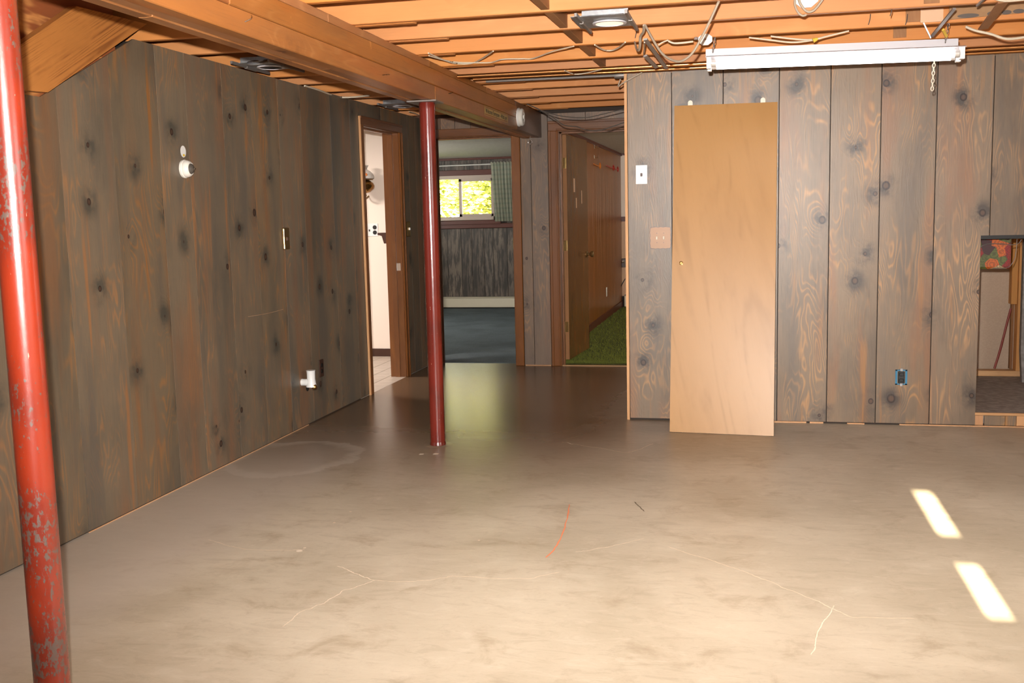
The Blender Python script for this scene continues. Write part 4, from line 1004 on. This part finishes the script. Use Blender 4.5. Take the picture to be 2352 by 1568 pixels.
cable([(1834, -6), (1838, 8), (1850, 24), (1862, 27), (1875, 18), (1893, -6)], ('y', 4.86, 4.86), .0055, m_cableg, 'right cable loop at the top edge above the shop light', flat=1.3)
cable([(2285, -3), (2300, 1), (2320, 2), (2360, -2)], ('y', 4.87, 4.87), .005, m_cable, 'cream cable along the top right corner')
cable([(700, 197), (730, 206), (775, 222), (810, 223), (848, 219)], ('z', ZJ-.02, ZJ-.02), .006, m_cable, 'cream cable drooping over the top of the left wall')
cable([(940, 256), (955, 261), (968, 268)], ('z', ZJ-.01, ZJ-.01), .004, m_cable, 'short cream cable beside the middle post top')
cable([(905, 114), (905, 117)], ('z', ZJ, ZJ), .002, m_cabled, 'tiny dark nail on a joist', name='nail', cat='nail') if False else None
for nm, (ya, z_, r_, x0_, x1_, lab) in enumerate(((6.13, ZJ-.03, .011, -1.69, 4.0, 'bright copper pipe running under the joists, nearer the camera'), (6.38, ZJ-.018, .009, -1.66, 4.0, 'copper pipe behind the nearer one'))):
    tag(tube('copper_pipe', [(x0_, ya-.03, z_), (x1_, ya+.03, z_)], r_, m_copper, smooth_path=False, seg=12), lab, 'pipe')
pp = [at('z', ZJ-.02, *q) for q in ((1117, 189), (1426, 173), (1425, 178))]
tag(tube('steel_conduit', [(-1.62, 6.52, ZJ-.012), (-.80, 6.56, ZJ-.012)], .010, m_steel, smooth_path=False), 'grey steel conduit in the hall ceiling', 'pipe')
cv = thing('conduit_elbow', 'grey conduit fitting at the corner above the right wall edge', 'pipe fitting')
c = at('y', 6.6, 1424, 178)
lathe('clamp', [(.018, -.03), (.022, 0), (.018, .03)], (c.x, 6.56, ZJ-.014), m_steel, cv, axis=(1, 0, 0), seg=12)
tube('cable_tail', [at('y', 6.47, 1425, 182), at('y', 6.45, 1420, 198), at('y', 6.43, 1432, 190), at('y', 6.42, 1475, 166)], .004, m_cableg, cv)
# junction boxes
def octobox(px, py, y, label, r=.05):
    c = at('y', y, px, py); t = thing('junction_box', label, 'junction box')
    pts = [(c.x+r*math.cos(a), c.z+r*.8*math.sin(a)) for a in [math.pi/8+k*math.pi/4 for k in range(8)]]
    prism('cover', pts, 'y', y-.004, y, m_ceram, t); prism('box', [(c.x+(q[0]-c.x)*.95, c.z+(q[1]-c.z)*.95) for q in pts], 'y', y, y+.012, m_galv, t)
    box('clamp', (c.x-r*1.5, y-.002, c.z+.002), (c.x-r*.95, y+.01, c.z+.016), m_chrome, t)
    lathe('screw', [(.005, 0), (.004, .003)], (c.x, y-.004, c.z), m_chrome, t, axis=(0, -1, 0), seg=8)
octobox(1620, 91, 5.362, 'cream octagonal junction box left of the shop light chain', .037)
octobox(1852, -4, 4.90, 'cream junction box at the top edge behind the cable loops', .055)
# metal bars
def bar(px0, px1, y0, y1, wd, m, label, name='metal_bar', cat='bracket', th=.004):
    a = at('y', y0, *px0); b = at('y', y1, *px1); d = (b-a).normalized(); s = d.cross(Vector((0, 1, .2))).normalized(); n = d.cross(s)
    bm = bmesh.new(); vs = [bm.verts.new(q) for q in (a-s*wd-n*th, a+s*wd-n*th, b+s*wd-n*th, b-s*wd-n*th, a-s*wd+n*th, a+s*wd+n*th, b+s*wd+n*th, b-s*wd+n*th)]
    for f in ((0, 1, 2, 3), (4, 7, 6, 5), (0, 4, 5, 1), (3, 2, 6, 7), (0, 3, 7, 4), (1, 5, 6, 2)): bm.faces.new([vs[i] for i in f])
    return tag(obj(name, bm, m), label, cat)
bar((1482, 90), (1531, 157), 4.95, 5.85, .009, m_steel, 'long dark metal bar hanging from the joists beside the cable loop')
bar((1482, 128), (1508, 155), 5.5, 5.85, .010, m_steel, 'short twisted metal bracket left of the dark bar')
bar((2192, 20), (2140, 84), 4.92, 5.40, .007, m_steel, 'thin slotted metal strap sloping to the shop light')
bar((2305, 4), (2258, 66), 4.90, 5.36, .022, m_block, 'brown metal channel crossing the joists at the top right', name='metal_channel')
bar((2262, -4), (2245, 13), 4.7, 4.90, .006, m_steel, 'dark strap at the top edge beside the brown channel')
bar((2121, 52), (2138, 88), 5.37, 5.38, .003, m_galv, 'thin wire leg from joist to the shop light', name='hanger_wire', cat='wire')
bar((2166, 68), (2174, 84), 5.30, 5.38, .006, m_yellow, 'yellow tie standing on the shop light', name='yellow_tie', cat='tie')
# cardboard against the joist face
p0 = at('y', 5.37, 2114, 52); p1 = at('y', 5.37, 2167, 24)
tag(box('cardboard_piece', (p0.x, 5.370, p0.z), (p1.x, 5.376, p1.z+.01), m_cardp, bev=0), 'pale pinkish cardboard piece on the joist above the light', 'cardboard')
p0 = at('y', 4.97, 2185, 46); cbx = thing('cardboard_strip', 'brown cardboard strip with dark print on the joist at top right', 'cardboard')
pa = at('y', 5.36, 2180, 45); pbb = at('y', 5.36, 2365, 22)
prism('sheet', [(pa.x, pa.z), (pbb.x+.1, pa.z+.015), (pbb.x+.1, pa.z+.085), (pa.x, pa.z+.075)], 'y', 5.362, 5.368, m_card, cbx)
for cxp, rx in ((2224, .048), (2278, .02), (2312, .022), (2340, .025)):
    q = at('y', 5.361, cxp, 36 - (cxp-2224)*.09); bm = bmesh.new()
    bm.faces.new([bm.verts.new((q.x+rx*math.cos(a), 5.3614, q.z+.010*math.sin(a))) for a in [k*2*math.pi/20 for k in range(20)]]); obj('dark_print', bm, m_cabled, cbx)
for i, (x, y, yy) in enumerate(((1462, 78, 5.365), (1997, 47, 5.37), (2082, 47, 5.37), (2047, 26, 4.955))):
    a = at('y', yy, x, y); lab = ('bent nail in the joist above the big cable loop', 'bent nail over the middle of the shop light', 'curled nail left of the joist patch above the light', 'nail poking down from the joist above the light')[i]
    tag(tube('nail', [a+Vector((.004, -.004, .028)), a+Vector((0, -.016, .0)), a+Vector((-.006, -.012, -.022))], .0022, m_cabled, n=4), lab, 'nail')
